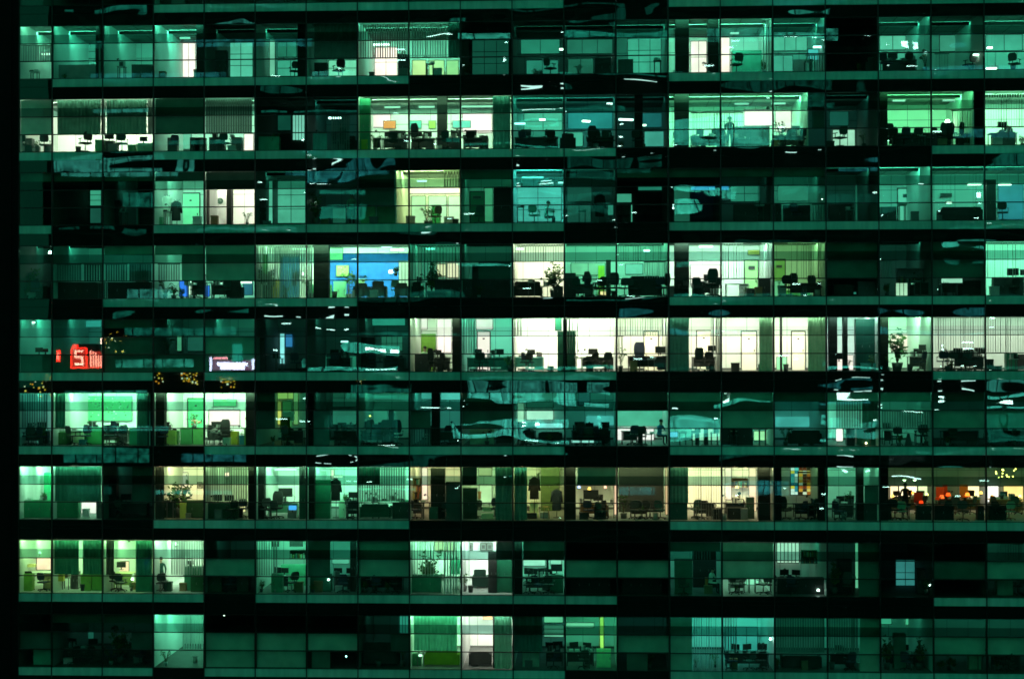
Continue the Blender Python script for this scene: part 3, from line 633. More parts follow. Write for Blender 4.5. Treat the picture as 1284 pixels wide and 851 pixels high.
R(2, 320, 384, None); patch(2, 367, 144, 382, 176, '#7FE0C0', grid=(4, 1)); cabinet(2, 321, 350, .7, .82, '#4FA890', 'wide teal storage chest', nd=1); plant(2, 346, 1, 1.4); patch(2, 333, 144, 365, 164, '#0D4A3A')
R(2, 384, 449, '#0C4238', 'dim aqua room left of bright open office'); lightbar(2, 420, 148, 2, .7, 22, '#DFFFFA'); VB(2, 415, 439, 'ML', .3); chair(2, 433, .7, high=True); chair(2, 424, .9); patch(2, 386, 144, 404, 163, '#0E554C'); CU(2, 392, 410, 'L', (.2, .6, .6), desc='pale aqua cloth hanging'); sofa(2, 436, 448, 1)
R(2, 449, 643, '#B8FFC4', 'bright mint open office', depth=6, k=.62, wall=.75)
column(2, 548, 560, 1.2, .08, .6); patch(2, 580, 143, 617, 167, '#FFF4E8', s=1.2, name='white_wall_glow'); patch(2, 466, 144, 490, 160, '#FFF4E8', s=1.0, name='white_wall_glow'); cabinet(2, 450, 464, .5, 2.75, '#2A7A58', 'tall teal cabinet'); CU(2, 618, 640, 'UML', (.1, .4, .36))  # white wall areas: brightness put into the patches as emission
board(2, 481, 152, 496, 161, '#E07030', desc='small orange poster', d=5.8); board(2, 514, 152, 528, 161, '#3FA8A0', desc='teal poster'); board(2, 538, 152, 546, 161, '#8FC040', desc='yellow green poster'); board(2, 568, 152, 590, 160, '#4FA0A8', desc='long blue poster', d=5.8)
for x, y in ((492, 134), (535, 130), (608, 133), (588, 124)): lightbar(2, x, y, 4.6, .9, 9, '#F0FFE0', desc='long bright ceiling tube')
work(2, 467, 478, .9, n_mon=0, n_ch=0, cl=1); work(2, 479, 512, 1.0, n_mon=2, n_ch=1, cl=4); work(2, 515, 545, 1.1, n_mon=2, n_ch=0, cl=4); chair(2, 525, .6, s=1.15, high=True); work(2, 546, 577, 1.0, n_mon=2, n_ch=1, cl=3); work(2, 580, 612, 1.1, n_mon=1, n_ch=1, cl=3)
cabinet(2, 604, 612, .8, .8, .05); plant(2, 634, .8, .7, desc='low dark leafy plant'); cabinet(2, 453, 461, .45, .6, '#7FA030', 'small olive cabinet', nd=1); plant(2, 455, 2.5, 1.3)
R(2, 643, 708, '#1F8068', 'teal room right of bright open office'); patch(2, 657, 141, 705, 164, '#46B890', grid=(2, 2)); lightbar(2, 680, 150, 2.4, .35, 22, '#E8FFFA'); lightbar(2, 652, 155, 2, .6, 9, '#BFFFF5'); work(2, 645, 700, 1.1, n_mon=2, n_ch=2, cl=4)
R(2, 708, 772, '#145E52', 'aqua room with glaring lamp'); lightbar(2, 735, 152, 2, .45, 26, rz=.5); patch(2, 712, 141, 768, 162, '#1F8A80', d=5.9); patch(2, 711, 166, 731, 184, '#3FB490', d=3); chair(2, 742, .7, high=True); chair(2, 753, .9); chair(2, 763, .7); work(2, 735, 770, 1.2, n_mon=2, n_ch=0); sofa(2, 702, 722, .7)
R(2, 772, 838, '#0C4238', 'dark aqua room with light streak'); lightbar(2, 785, 150, 2, .8, 20, '#DFFFFA', rz=.3); patch(2, 804, 142, 836, 160, '#15605E'); patch(2, 808, 165, 836, 184, '#3FA890', d=4); column(2, 796, 806, .6, .03); chair(2, 800, .8); plant(2, 780, 1, .7); lightbar(2, 806, 157, 2, .4, 14)
R(2, 838, 1014, '#6FE0A0', 'long mint office with dark desks', k=.95); column(2, 846, 864, .5, .05); VB(2, 866, 932, 'M', .4, 70); patch(2, 933, 138, 969, 158, '#FFFCEC', s=1.1, name='white_wall_glow'); patch(2, 972, 139, 992, 165, '#F0FFE4', s=1.0, name='white_wall_glow'); cabinet(2, 993, 1010, 3, 1.5, .03, 'square dark cabinet')
person(2, 915, 1.2, 'stand', 'person standing dark in front of the blinds', .02); cabinet(2, 917, 965, 1.4, 1.25, .05, 'long dark counter', nd=4); patch(2, 934, 166, 941, 181, '#F8FFD8', d=1.39, s=1.2, name='lit_doorway')
work(2, 866, 912, 1.1, n_mon=2, n_ch=2); work(2, 970, 1010, 1.2, n_mon=1, n_ch=2); plant(2, 979, 1, 1.5, 'airy'); lightbar(2, 976, 123, 4.5, .8, 8); lightbar(2, 930, 120, 4.5, .8, 6); globe(2, 963, 135, 1, .1, (.02, .02, .02), .1, 'dark round hanging lamp')
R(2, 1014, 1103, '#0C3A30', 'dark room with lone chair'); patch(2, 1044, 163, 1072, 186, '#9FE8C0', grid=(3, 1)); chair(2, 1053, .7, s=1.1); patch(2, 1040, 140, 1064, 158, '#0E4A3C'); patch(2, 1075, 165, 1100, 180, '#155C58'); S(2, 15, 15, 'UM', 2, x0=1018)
R(2, 1103, 1222, '#58D084', 'mint meeting room with big dark table', k=.7); desk(2, 1114, 1196, 1.0, .8, .02, 'very long dark conference table', 1.4)
for x in (1112, 1122, 1134, 1150, 1166, 1180, 1192, 1200): chair(2, x, .55 + (x % 3) * .1, high=(x % 4 == 0))
sofa(2, 1202, 1222, 1, h=.7); VB(2, 1193, 1218, 'M', .35, 60); globe(2, 1188, 152, 4, .14, '#FFF6D8', 14, 'bright small globe lamp'); lightbar(2, 1127, 121, 4, .7, 5); lightbar(2, 1190, 121, 4, .7, 5); column(2, 1104, 1113, .4, .03)
cabinet(2, 1120, 1182, .6, .62, .02, 'long low dark credenza', nd=5)
R(2, 1222, 1236, None)
R(2, 1236, 1370, '#8FF0B0', 'bright corner office far right, third floor down'); VB(2, 1238, 1283, 'UM', .4, 60); work(2, 1242, 1276, .9, n_mon=1, n_ch=0, cl=2); cabinet(2, 1252, 1273, .6, .75, .10, 'square grey cabinet'); monitor(2, 1257, .9, fz(2) + .9); plant(2, 1282, .8, .8)
# ================================================================== floor 4
S(3, 0, 2, 'T', 1); S(3, 12, 15, 'T', 1)
R(3, 23, 66, None); patch(3, 54, 238, 64, 258, '#2F9070', grid=(1, 2)); patch(3, 54, 260, 64, 280, '#14503E'); R(3, 66, 131, None); patch(3, 113, 238, 127, 258, '#38A07C', grid=(1, 3)); patch(3, 113, 261, 127, 280, '#155040')
R(3, 131, 172, '#12503E'); patch(3, 130, 238, 165, 281, '#114A3A', grid=(2, 1)); patch(3, 150, 222, 168, 240, '#1A6A50', d=5.9); cabinet(3, 140, 150, 2, 1.5, .04, 'tall dark cabinet'); column(3, 172, 192, .3, .015)
R(3, 193, 257, '#7FE0B0', 'bright room with hanging white robe', k=1.0); door(3, 228, 250, 243, '#B0F0CC'); coat(3, 209, 246, 1.6, 1.1, '#F0F0E8', 'long white robe on a hanger'); coat(3, 221, 252, 1.2, 1.05, .04, 'slim dark garment on a hanger'); cabinet(3, 197, 204, 1, .5, '#60A080')
S(3, 3, 3, 'T', 2)
R(3, 257, 320, '#FFFAEC', 'overexposed white room with round clock', k=1.2); column(3, 284, 290, .6, '#2A8068' and .08); column(3, 257, 260, .4, .03); S(3, 4, 4, 'U', 2)
t = thing('wall_clock', 'clock', 'round dark wall clock', 3, 276, (X(3, 276, 2.9), 2.9, zpx(3, 276, 252, 2.9))); MB().bar((0, -.02, 0), (0, .04, 0), .17, .17, dif((.05, .12, .09)), 20).build('face', t); MB().box(-.008, .008, -.03, -.021, 0, .12, dif(.5)).box(0, .09, -.03, -.021, -.008, .008, dif(.5)).build('hands', t)
MB().box(X(3, 260, 2.95), X(3, 285, 2.95), 2.95, 3.0, fz(3) + .02, fz(3) + 3.0, dif(.75)).build('white_partition', STOREY[3])
R(3, 320, 384, '#0F4234'); patch(3, 337, 227, 342, 280, '#54C09A', d=3); patch(3, 347, 227, 383, 280, '#46AC88', grid=(2, 3)); cabinet(3, 322, 334, 1, 1.4, .03, 'tall dark cabinet')
R(3, 384, 449, '#0B3026'); patch(3, 384, 236, 391, 280, '#46AC88', d=4); person(3, 441, 1.5, 'stand', 'person standing in pale green clothing', '#7FBFA0'); plant(3, 396, .7, 1.7, 'tall', desc='tall dark plant by the glass'); patch(3, 417, 261, 434, 280, '#15543F'); lightbar(3, 397, 254, 1, .25, 18)
R(3, 449, 496, '#1A6A50', 'green lobby with closed cupboards'); cabinet(3, 452, 470, 1, 1.0, '#7FD890', 'bright green cupboard', nd=1); cabinet(3, 472, 496, 1.2, 1.0, '#4FA878', 'green cupboard', nd=2); S(3, 7, 7, 'UM', 2, x1=495); patch(3, 476, 236, 492, 256, '#114A3A')
R(3, 496, 578, '#D8FF9C', 'glowing yellow green reception', k=1.0); patch(3, 512, 235, 577, 243, '#FFFFDC', s=1.2, name='wall_top_glow'); patch(3, 516, 246, 534, 280, '#9FE8A8', grid=(1, 1)); patch(3, 537, 246, 560, 280, '#A8F0B8', grid=(1, 1)); patch(3, 562, 246, 577, 280, '#C0FFC8', grid=(1, 1)); picture(3, 500, 246, 509, 256, .1, (.5, .2, .05), desc='framed round orange picture'); lightbar(3, 529, 227, 4, .55, 22); plant(3, 535, 1.2, 1.1, 'airy', desc='slim leafy plant in reception'); chair(3, 546, 1.4); boxthing(3, 571, .8, .3, .3, .03, 'small dark box on the floor'); cabinet(3, 541, 552, 2.5, 1.2, '#2A8A60', 'narrow green cabinet')  # bright top of the wall painted as a glowing band
VB(3, 556, 577, 'U', .35); S(3, 7, 7, 'T', 2, x1=495)
R(3, 578, 643, '#237A58', 'dim green hallway with sign plate door', k=.9); door(3, 590, 607, 241, '#1F6A50'); patch(3, 607, 236, 618, 278, '#389868', d=5.95); cabinet(3, 619, 641, 1.5, 2.0, .02, 'tall black wardrobe'); board(3, 593, 246, 603, 249, .03, desc='small dark sign plate', d=5.8); S(3, 9, 9, 'T', 1)
R(3, 643, 708, '#30A494', 'aqua teal meeting room', k=1.2); patch(3, 645, 234, 704, 278, '#3CA892', grid=(2, 3)); chair(3, 670, 1, c='#5FC0A8', desc='pale aqua chair'); person(3, 685, 2.2, 'sit', 'person seated in aqua meeting room', '#9FDFCF', rz=1.2); lightbar(3, 703, 229, 2, .3, 18, '#CFFFFA'); lightbar(3, 668, 223, 3.5, 1.2, 3, '#8FFFE8')
R(3, 708, 772, '#0C3A2E'); patch(3, 711, 233, 742, 253, '#0F4436'); patch(3, 711, 257, 741, 279, '#145040', grid=(2, 1)); coat(3, 752, 243, 1, 1.2, .02); patch(3, 762, 257, 771, 270, '#2A8A70')
R(3, 772, 838, None); patch(3, 773, 243, 792, 254, '#389878'); patch(3, 800, 233, 836, 239, '#1F7860'); patch(3, 791, 256, 793, 279, '#46AC88'); boxthing(3, 785, .9, .4, .3, .03, 'small dark box'); chair(3, 783, 1.2)
R(3, 838, 904, None); patch(3, 845, 233, 865, 278, '#195C46'); patch(3, 866, 233, 914, 239, '#2A90B8', d=3, name='blue_light_panel'); patch(3, 866, 240, 903, 278, (.012, .025, .06), e=False, name='navy_panel', d=4)
R(3, 904, 970, '#0E3A2E'); patch(3, 916, 233, 968, 253, '#217A60', grid=(3, 2)); patch(3, 905, 242, 915, 252, '#0D3028'); cabinet(3, 920, 968, 1, 1.0, .03, 'long dark cabinet', nd=3)
R(3, 970, 1037, '#1B6B52', 'plain teal room, fourth floor down'); patch(3, 975, 232, 1033, 252, '#22775C', d=5.95, fr=.01); VB(3, 1018, 1035, 'L', .4); cabinet(3, 972, 980, 1, 1, .02); cabinet(3, 983, 1016, 1.2, .95, .02, 'long dark cabinet', nd=3); globe(3, 1032, 249, 1, .06, '#E8FFF0', 26, 'tiny bright lamp')
R(3, 1037, 1103, '#0E4636', k=1); patch(3, 1072, 232, 1098, 278, '#14543F'); globe(3, 1099, 242, 1, .04, '#F8FFF0', 30, 'pinpoint bright lamp'); cabinet(3, 1040, 1068, 1.5, 1, .04)
R(3, 1103, 1170, '#2F9070', 'teal lobby with pale door'); door(3, 1126, 1152, 237, '#4FC098', True); board(3, 1133, 244, 1144, 247, .03, desc='small dark sign plate', d=5.8); cabinet(3, 1154, 1169, 3, 1.0, .03, 'dark cabinet'); cabinet(3, 1104, 1124, 3, 1.0, .04, 'dark cabinet')
R(3, 1170, 1370, '#237E60', 'open lobby with glaring downlights', floor=.03); lightbar(3, 1222, 231, 3, .75, 26); lightbar(3, 1260, 231, 3.4, .7, 24); lightbar(3, 1190, 254, 1.5, .3, 16); lightbar(3, 1225, 264, 1.2, .55, 16); lightbar(3, 1187, 269, 1.2, .55, 16, '#E0F080', desc='small yellowish light near sill'); patch(3, 1252, 232, 1283, 275, '#1F7A80', d=5.9, fr=.01); board(3, 1180, 243, 1193, 246, .03, desc='small dark sign plate', d=5.8)
sofa(3, 1178, 1232, .8, h=.75, desc='long low dark sofa'); cabinet(3, 1237, 1249, 2, 2.3, .04, 'tall dark cabinet')
# ================================================================== floor 5
S(4, 2, 3, 'T', 0)
R(4, 23, 66, '#114636'); globe(4, 63, 316, 2, .1, '#E8FFE8', 26, 'small bright lamp'); patch(4, 46, 331, 64, 350, '#1F6A50', grid=(1, 3)); plant(4, 38, 1, 1.8, 'airy'); work(4, 28, 60, 1.2, n_mon=1, n_ch=1); plant(4, 34, .8, 1, desc='low bushy potted plant')
R(4, 66, 193, '#16604A', 'dim blind lined room, fifth floor down', k=1.0); VB(4, 71, 102, 'M', .35); VB(4, 105, 128, 'M', .12); VB(4, 132, 160, 'M', .2); VB(4, 162, 190, 'M', .13, 15); cabinet(4, 68, 125, .8, .9, .025, 'long dark cabinet', nd=4); cabinet(4, 135, 188, .8, .9, .02, 'long black cabinet', nd=4); cabinet(4, 170, 184, 3, 1.6, '#3F8068', 'tall teal cabinet')
R(4, 193, 320, '#58B088', 'room with blue partition and half shades', k=.9); VB(4, 198, 226, 'M', .35, 60); S(4, 3, 3, 'UM', 0, x0=228); S(4, 4, 4, 'UM', 0)
patch(4, 225, 352, 236, 372, '#2A78E8', name='blue_panel', s=1.2, d=2.5); patch(4, 236, 352, 247, 370, '#C8FFD8', d=5); patch(4, 257, 358, 263, 372, '#2A78E8', name='blue_panel', d=2.5); patch(4, 305, 353, 317, 370, '#1F6878', name='blue_panel', d=3); plant(4, 207, .8, 1.1); plant(4, 218, 1, 1.0); plant(4, 228, .9, .8); work(4, 238, 256, 1, n_mon=1, n_ch=1); work(4, 264, 300, 1.1, n_mon=2, n_ch=1, cl=3); sofa(4, 284, 303, .7); lightbar(4, 280, 354, 3, .7, 14); lightbar(4, 308, 354, 3, .7, 14); lightbar(4, 241, 353, 3, .6, 14)
R(4, 320, 514, '#A8F0B8', 'blue walled room', k=1.35)
patch(4, 352, 322, 376, 373, (.02, .16, .3), e=False, name='blue_wall', d=5.95); patch(4, 410, 318, 512, 373, (.008, .14, .55), e=False, name='blue_wall', d=5.95)
VB(4, 322, 392, 'UML', .6, 50, .3); patch(4, 322, 305, 347, 373, (.5, .8, .6), e=False, name='green_panel', d=5.9); patch(4, 412, 305, 430, 326, (.3, .7, .4), e=False, name='green_panel', d=5.9); column(4, 393, 412, .7, .03); lightbar(4, 498, 313, 4, .75, 24); lightbar(4, 375, 312, 4, .8, 9); lightbar(4, 485, 309, 4.5, .6, 7)
cabinet(4, 340, 348, 2, 1.0, '#E0C060', 'small yellow cabinet'); cabinet(4, 322, 335, 2, 2.4, '#2F8040', 'tall green cupboard'); board(4, 422, 333, 437, 346, '#9FE070', desc='bright green wall poster', d=5.8, marks=10); plant(4, 336, .8, 1.9, 'tall'); plant(4, 370, 1.4, 1.2, desc='pale leafy plant', z=fz(4) + .7); plant(4, 387, 1, 1.3, 'airy'); plant(4, 451, 2.5, 1.5, desc='round leafy plant'); plant(4, 496, 1.2, .7, desc='leafy plant in a hanging pot', z=fz(4) + 1.2, potc=.02); plant(4, 437, 3.5, 1.6, 'airy'); globe(4, 380, 343, 1.5, .09, '#FFF0E8', 14, 'small pale glowing lamp'); globe(4, 490, 340, 2, .12, '#FFE8D8', 14, 'pale glowing wall lamp')
cabinet(4, 418, 433, 3, 1.0, '#A0F0C0', 'pale mint cabinet'); cabinet(4, 385, 415, 2.2, .8, '#6FC090', 'mint sideboard'); patch(4, 500, 327, 512, 370, '#A0E8B0', grid=(3, 1)); boxthing(4, 452, 3.2, .4, .35, '#C0F0C0', 'pale storage box', z=fz(4) + .8)
sofa(4, 443, 463, 1.0, h=.8, desc='black armchair'); sofa(4, 465, 484, .9, h=.9, desc='black armchair'); sofa(4, 495, 513, .9, h=.8, desc='black armchair')
R(4, 514, 578, '#2A8A68', 'teal room with leafy plant, fifth floor down', k=1.1); VB(4, 515, 577, 'UM', .22, 75, pitch=.16); patch(4, 548, 331, 559, 346, '#D8E8B0', s=1); patch(4, 561, 330, 575, 348, '#E8F0C0', s=1); plant(4, 541, 1.2, 1.75, 'tall', desc='large leafy plant'); cabinet(4, 545, 577, .7, .95, .02, 'wide black cabinet', nd=3); plant(4, 528, .8, 1.0); sofa(4, 515, 530, .8); lightbar(4, 540, 312, 3, .5, 7, '#8FFFE8')
R(4, 578, 643, '#175A44', k=.9); cabinet(4, 592, 640, 2, 1.8, .06, 'large dark cupboard', nd=4); cabinet(4, 580, 592, .8, 1, .03); S(4, 9, 9, 'M', 2, x0=600, x1=640)
R(4, 643, 708, '#FFF8DC', 'white room with black sofa', k=1.2); sofa(4, 643, 680, .9, h=.85, col=.02, desc='wide black sofa'); plant(4, 695, 1.2, 1.9, 'tall', desc='large spreading plant'); lightbar(4, 650, 312, 3.5, .6, 22); cabinet(4, 695, 706, .8, .6, .03); VB(4, 645, 705, 'U', .3, 75); clutter(4, 685, 700, 1, fz(4) + .7, 2)
R(4, 708, 838, '#4FB084', 'green office with many dark chairs', k=.95); patch(4, 716, 330, 759, 345, '#5FC088', grid=(2, 1)); cabinet(4, 750, 758, 5, 1.9, '#A0B030', 'olive yellow cabinet'); cabinet(4, 760, 766, 1.5, 2.0, .03, 'tall dark cabinet'); patch(4, 784, 331, 806, 344, '#56C098'); VB(4, 807, 835, 'M', .5, 70); lightbar(4, 811, 314, 3, .35, 26); VB(4, 774, 830, 'U', .1, 80)
sofa(4, 788, 830, .8, h=1.1, desc='large black sofa'); 
for x, s_ in ((725, 1), (742, 1.1), (757, 1), (772, 1.05), (783, 1), (832, 1)): chair(4, x, .7, s=s_, high=(x % 2 == 0))
work(4, 712, 745, 1.4, n_mon=2, n_ch=0, cl=2); patch(4, 751, 365, 760, 372, '#F0F0A0', d=2); cabinet(4, 708, 722, 1, 1.3, .03); chair(4, 752, 1.6)
R(4, 838, 970, '#C0F8D0', 'white and mint office, fifth floor down', k=1.05); column(4, 846, 864, .5, .05); patch(4, 866, 332, 903, 358, '#FFF8E8', s=1.1, name='white_wall_glow', d=5.9); VB(4, 905, 932, 'UM', .4, 70); VB(4, 955, 969, 'UM', .45, 70); door(4, 934, 950, 327, '#A0C890'); lightbar(4, 885, 309, 3.8, .75, 24); board(4, 939, 334, 946, 337, .03, desc='tiny dark sign plate', d=5.8); board(4, 938, 314, 952, 319, '#B8A850', desc='tan notice', d=5.7); cabinet(4, 951, 969, 1, .95, .02, 'black cabinet'); work(4, 868, 902, 1, n_mon=1, n_ch=2, cl=3); chair(4, 893, .6, s=1.2, high=True); desk(4, 910, 940, 2, .75, .3, 'pale mint table', panel=False); cabinet(4, 936, 950, .9, .45, .03, 'low dark cabinet')
cabinet(4, 869, 884, .7, .8, .03, 'dark cabinet'); cabinet(4, 838, 846, 1, .6, .2)
R(4, 970, 1037, '#6FA868', 'olive green room with sign plate door', k=.85); door(4, 971, 984, 326, '#8FB070'); VB(4, 988, 1034, 'UM', .25, 72); board(4, 974, 333, 980, 335, .03, desc='tiny dark sign plate', d=5.8); cabinet(4, 985, 1030, 5.2, .5, '#5FA060', 'low green cabinet'); chair(4, 984, .7, s=1.1); chair(4, 992, .9, high=True); chair(4, 1022, .8, s=1.1); desk(4, 990, 1034, 1.4, .75, .03, 'dark narrow table'); patch(4, 971, 352, 984, 372, '#5FB880'); cabinet(4, 1005, 1012, 1, .6, .04)
R(4, 1037, 1103, None); S(4, 16, 16, 'UM', 1); sofa(4, 1045, 1070, .8, h=.6); plant(4, 1050, 1.2, .9); patch(4, 1060, 366, 1074, 369, '#2A8A70'); cabinet(4, 1076, 1100, .8, .8, .1)
R(4, 1103, 1170, '#155040', 'dark room with glowing glassware shelf'); VB(4, 1105, 1119, 'M', .3); shelf(4, 1125, 1168, 1.6, .75, 1.5, .3, 'lit shelf of pale bottles', 1); patch(4, 1125, 340, 1168, 346, '#6FE0A8', d=2.2, name='light_strip'); patch(4, 1123, 352, 1138, 371, '#B0F0C0', grid=(3, 1), d=3); patch(4, 1142, 352, 1168, 360, '#6FD0A0', grid=(5, 1), d=3); sofa(4, 1144, 1168, .8, h=.7); plant(4, 1112, 1, .9)
R(4, 1170, 1236, '#114636'); S(4, 18, 18, 'UM', 1); patch(4, 1180, 349, 1207, 355, '#9FF0C8', d=3, name='light_strip'); plant(4, 1217, .9, 1.0); sofa(4, 1205, 1232, .9, h=.8); desk(4, 1181, 1200, 1.3, .7, .05)
R(4, 1236, 1370, '#6FE0AC', 'striped mint corner room, fifth floor down', k=.9); VB(4, 1237, 1300, 'UM', .35, 65); monitor(4, 1270, 1.2, fz(4) + .98, w=.6); cabinet(4, 1246, 1284, .9, .96, .04, 'long dark cabinet', nd=3); monitor(4, 1285, 1.2, fz(4) + .98)
# ================================================================== floor 6
R(5, 23, 66, '#2F9A78', k=.9); lightbar(5, 38, 404, 2, .5, 26, '#E8FFFA'); patch(5, 31, 422, 43, 441, '#4CB890'); monitor(5, 49, .8, fz(5) + .95, w=.4); monitor(5, 57, .8, fz(5) + .95, w=.3); S(5, 0, 0, 'L', 1)
R(5, 66, 131, '#145A48'); patch(5, 80, 402, 127, 410, '#2FA090', d=5.5, fr=.01); patch(5, 79, 422, 92, 440, '#1F7858'); S(5, 1, 1, 'L', 1); cabinet(5, 96, 124, 2, 1.5, .05, 'wide dark cupboard', nd=3)
S(5, 2, 2, 'T', 1); S(5, 2, 2, 'M', 1); S(5, 2, 3, 'L', 1)
R(5, 193, 257, '#114A3A'); patch(5, 207, 400, 227, 416, '#155A46'); patch(5, 222, 421, 228, 440, '#3F9A70', d=4); plant(5, 210, 1, 1.0, z=fz(5) + .9, desc='round dark potted plant'); patch(5, 235, 421, 255, 440, '#145040')
R(5, 257, 320, '#155A46'); S(5, 4, 4, 'M', 0); CU(5, 260, 316, 'M', .15)
R(5, 320, 384, '#0C3328'); patch(5, 351, 418, 357, 456, '#8FF8F0', name='lit_doorway'); patch(5, 358, 419, 367, 435, '#2A78A8', name='blue_light_panel'); cabinet(5, 322, 332, 1, 1.8, .04, 'tall dark cabinet'); chair(5, 372, .9); patch(5, 331, 447, 336, 462, '#1A5A48')
R(5, 384, 449, '#0F4234', 'dark cluttered office, sixth floor down'); patch(5, 388, 421, 408, 438, '#114A3A', grid=(2, 1)); patch(5, 392, 446, 410, 464, '#155A46'); patch(5, 438, 446, 447, 462, '#1F7A5C'); work(5, 412, 440, 1.2, n_mon=2, n_ch=2, cl=3); lightbar(5, 432, 428, 2, .4, 12, '#AFFFF0')
R(5, 449, 514, '#155040'); patch(5, 478, 421, 505, 440, '#1F6A50', grid=(4, 2)); work(5, 480, 508, 1.2, n_mon=1, n_ch=1); patch(5, 455, 399, 508, 408, '#2A9A80', d=5.5, fr=.01); cabinet(5, 452, 470, 1, 1.8, .02, 'tall black cabinet')  # teal strip at the top is a reflection painted as emission
R(5, 514, 578, '#C8E8B8', 'white and olive room beside column, sixth floor down', k=.95); patch(5, 521, 399, 536, 413, '#FFF4E4', s=1.2); patch(5, 548, 400, 566, 442, '#FFF4E4', s=1.2, grid=(2, 1), fr=.02); cabinet(5, 528, 546, 3, 2.0, '#5F8030', 'tall olive cupboard'); column(5, 567, 578, .5, .03); cabinet(5, 520, 538, 1, .9, .03, 'dark cabinet'); chair(5, 545, .7, high=True); chair(5, 560, .8); person(5, 531, 1.6, 'sit', 'person seated beside olive cupboard', '#B0D0B0', rz=.8); work(5, 536, 564, 1.3, n_mon=1, n_ch=0)
R(5, 578, 643, '#58C8A0', 'aqua mint room with white door, sixth floor down', k=1); VB(5, 580, 596, 'UM', .5); door(5, 599, 614, 416, '#FFF4E4', True); patch(5, 597, 400, 618, 413, '#FFF4E4', s=1.1); chair(5, 605, .8); work(5, 585, 640, 1.2, col='#2F7068', n_mon=2, n_ch=1, cl=3, desc='aqua tinted desk'); plant(5, 640, 1, 1.3)
R(5, 643, 772, '#FFF6E4', 'brilliant white room with dark cupboard', k=1.25); cabinet(5, 699, 722, .9, 2.1, '#1A4A3A', 'tall dark green cupboard', nd=2); work(5, 645, 682, 1.4, col='#3F9080', n_mon=1, n_ch=1, cl=3, desc='aqua tinted desk'); column(5, 706, 711, .3, .02); chair(5, 660, .8); work(5, 728, 770, 1.3, n_mon=1, n_ch=2, cl=3); cabinet(5, 735, 744, .8, .8, .03, 'dark cabinet'); patch(5, 696, 398, 704, 414, '#1F7A60', e=False, d=.9); VB(5, 644, 655, 'U', .3); VB(5, 706, 726, 'UM', .3, 70)
R(5, 772, 838, '#FFF4DC', 'white room with high backed chair', k=1.2); VB(5, 773, 836, 'U', .3, 70); door(5, 808, 825, 416, '#FFF4E4'); chair(5, 802, .9, high=True, s=1.25, rz=0, desc='large high backed black chair'); desk(5, 787, 836, 1.1, .8, .02, 'wide black desk'); monitor(5, 828, 1.4, fz(5) + .85, w=.55); plant(5, 778, 1.1, 1.3, 'airy'); VB(5, 774, 782, 'M', .4)
R(5, 838, 904, '#FFF4E0', 'white room behind teal curtain, sixth floor down', k=1.15); CU(5, 839, 864, 'UML', (.05, .2, .17)); door(5, 874, 891, 415, '#FFF4E4'); chair(5, 878, .7, high=True); chair(5, 890, .9); monitor(5, 893, 1.2, fz(5) + .95, w=.45); work(5, 868, 898, 1.4, n_mon=0, n_ch=0); VB(5, 893, 903, 'UM', .3)
R(5, 904, 970, '#FFF8E4', 'white empty room with framed door', k=1.2); door(5, 930, 948, 416, '#FFF6E8'); CU(5, 952, 968, 'UML', (.35, .6, .42), desc='pale mint curtain')
R(5, 970, 1037, '#FFF8E4', 'white empty room with second framed door', k=1.2); door(5, 993, 1009, 416, '#FFF6E8'); CU(5, 1013, 1035, 'UML', (.35, .6, .42), desc='pale mint curtain'); column(5, 978, 981, 1.2, .04, .1); board(5, 974, 448, 986, 463, '#90E0B8', desc='pale green leaning board', d=5)
R(5, 1037, 1103, '#C8F8E0', 'room with dark pillars and aqua glare'); column(5, 1040, 1050, .5, .02); column(5, 1058, 1063, .5, .03); cabinet(5, 1073, 1101, 1, 2.7, '#123F38', 'wall of dark cupboards', nd=3); patch(5, 1040, 445, 1070, 464, '#FFF4E4', s=1.1, d=5); monitor(5, 1052, 1.2, fz(5) + .5, w=.5); boxthing(5, 1090, .7, .8, .4, '#6FD0D0', 'pale aqua storage box')
R(5, 1103, 1170, '#A8F0B8', 'mint room with indoor tree, sixth floor down', k=1.4); patch(5, 1117, 418, 1140, 439, '#FFF6D8', s=1.2, d=5.9); door(5, 1143, 1160, 415, '#80D8A0', True); plant(5, 1125, 1, 2.0, 'tall', desc='tall dark leafy indoor tree'); monitor(5, 1158, 1.3, fz(5) + .95); work(5, 1140, 1168, 1.2, n_mon=1, n_ch=1); column(5, 1104, 1114, .5, .03)
R(5, 1170, 1370, '#D8F4D0', 'striped corner room with silhouetted clutter', k=.42); VB(5, 1172, 1300, 'UM', .33, 62); 
for x in (1182, 1194, 1205, 1216): chair(5, x, .8, s=1.05)
work(5, 1196, 1236, 1.2, n_mon=3, n_ch=1, cl=5); cabinet(5, 1238, 1246, 1, .6, .03); cabinet(5, 1262, 1276, 1.3, .9, '#2F8068', 'teal cabinet'); picture(5, 1274, 444, 1290, 463, .03, .02, d=3, desc='large framed dark picture'); plant(5, 1188, .9, 1.2, 'airy')
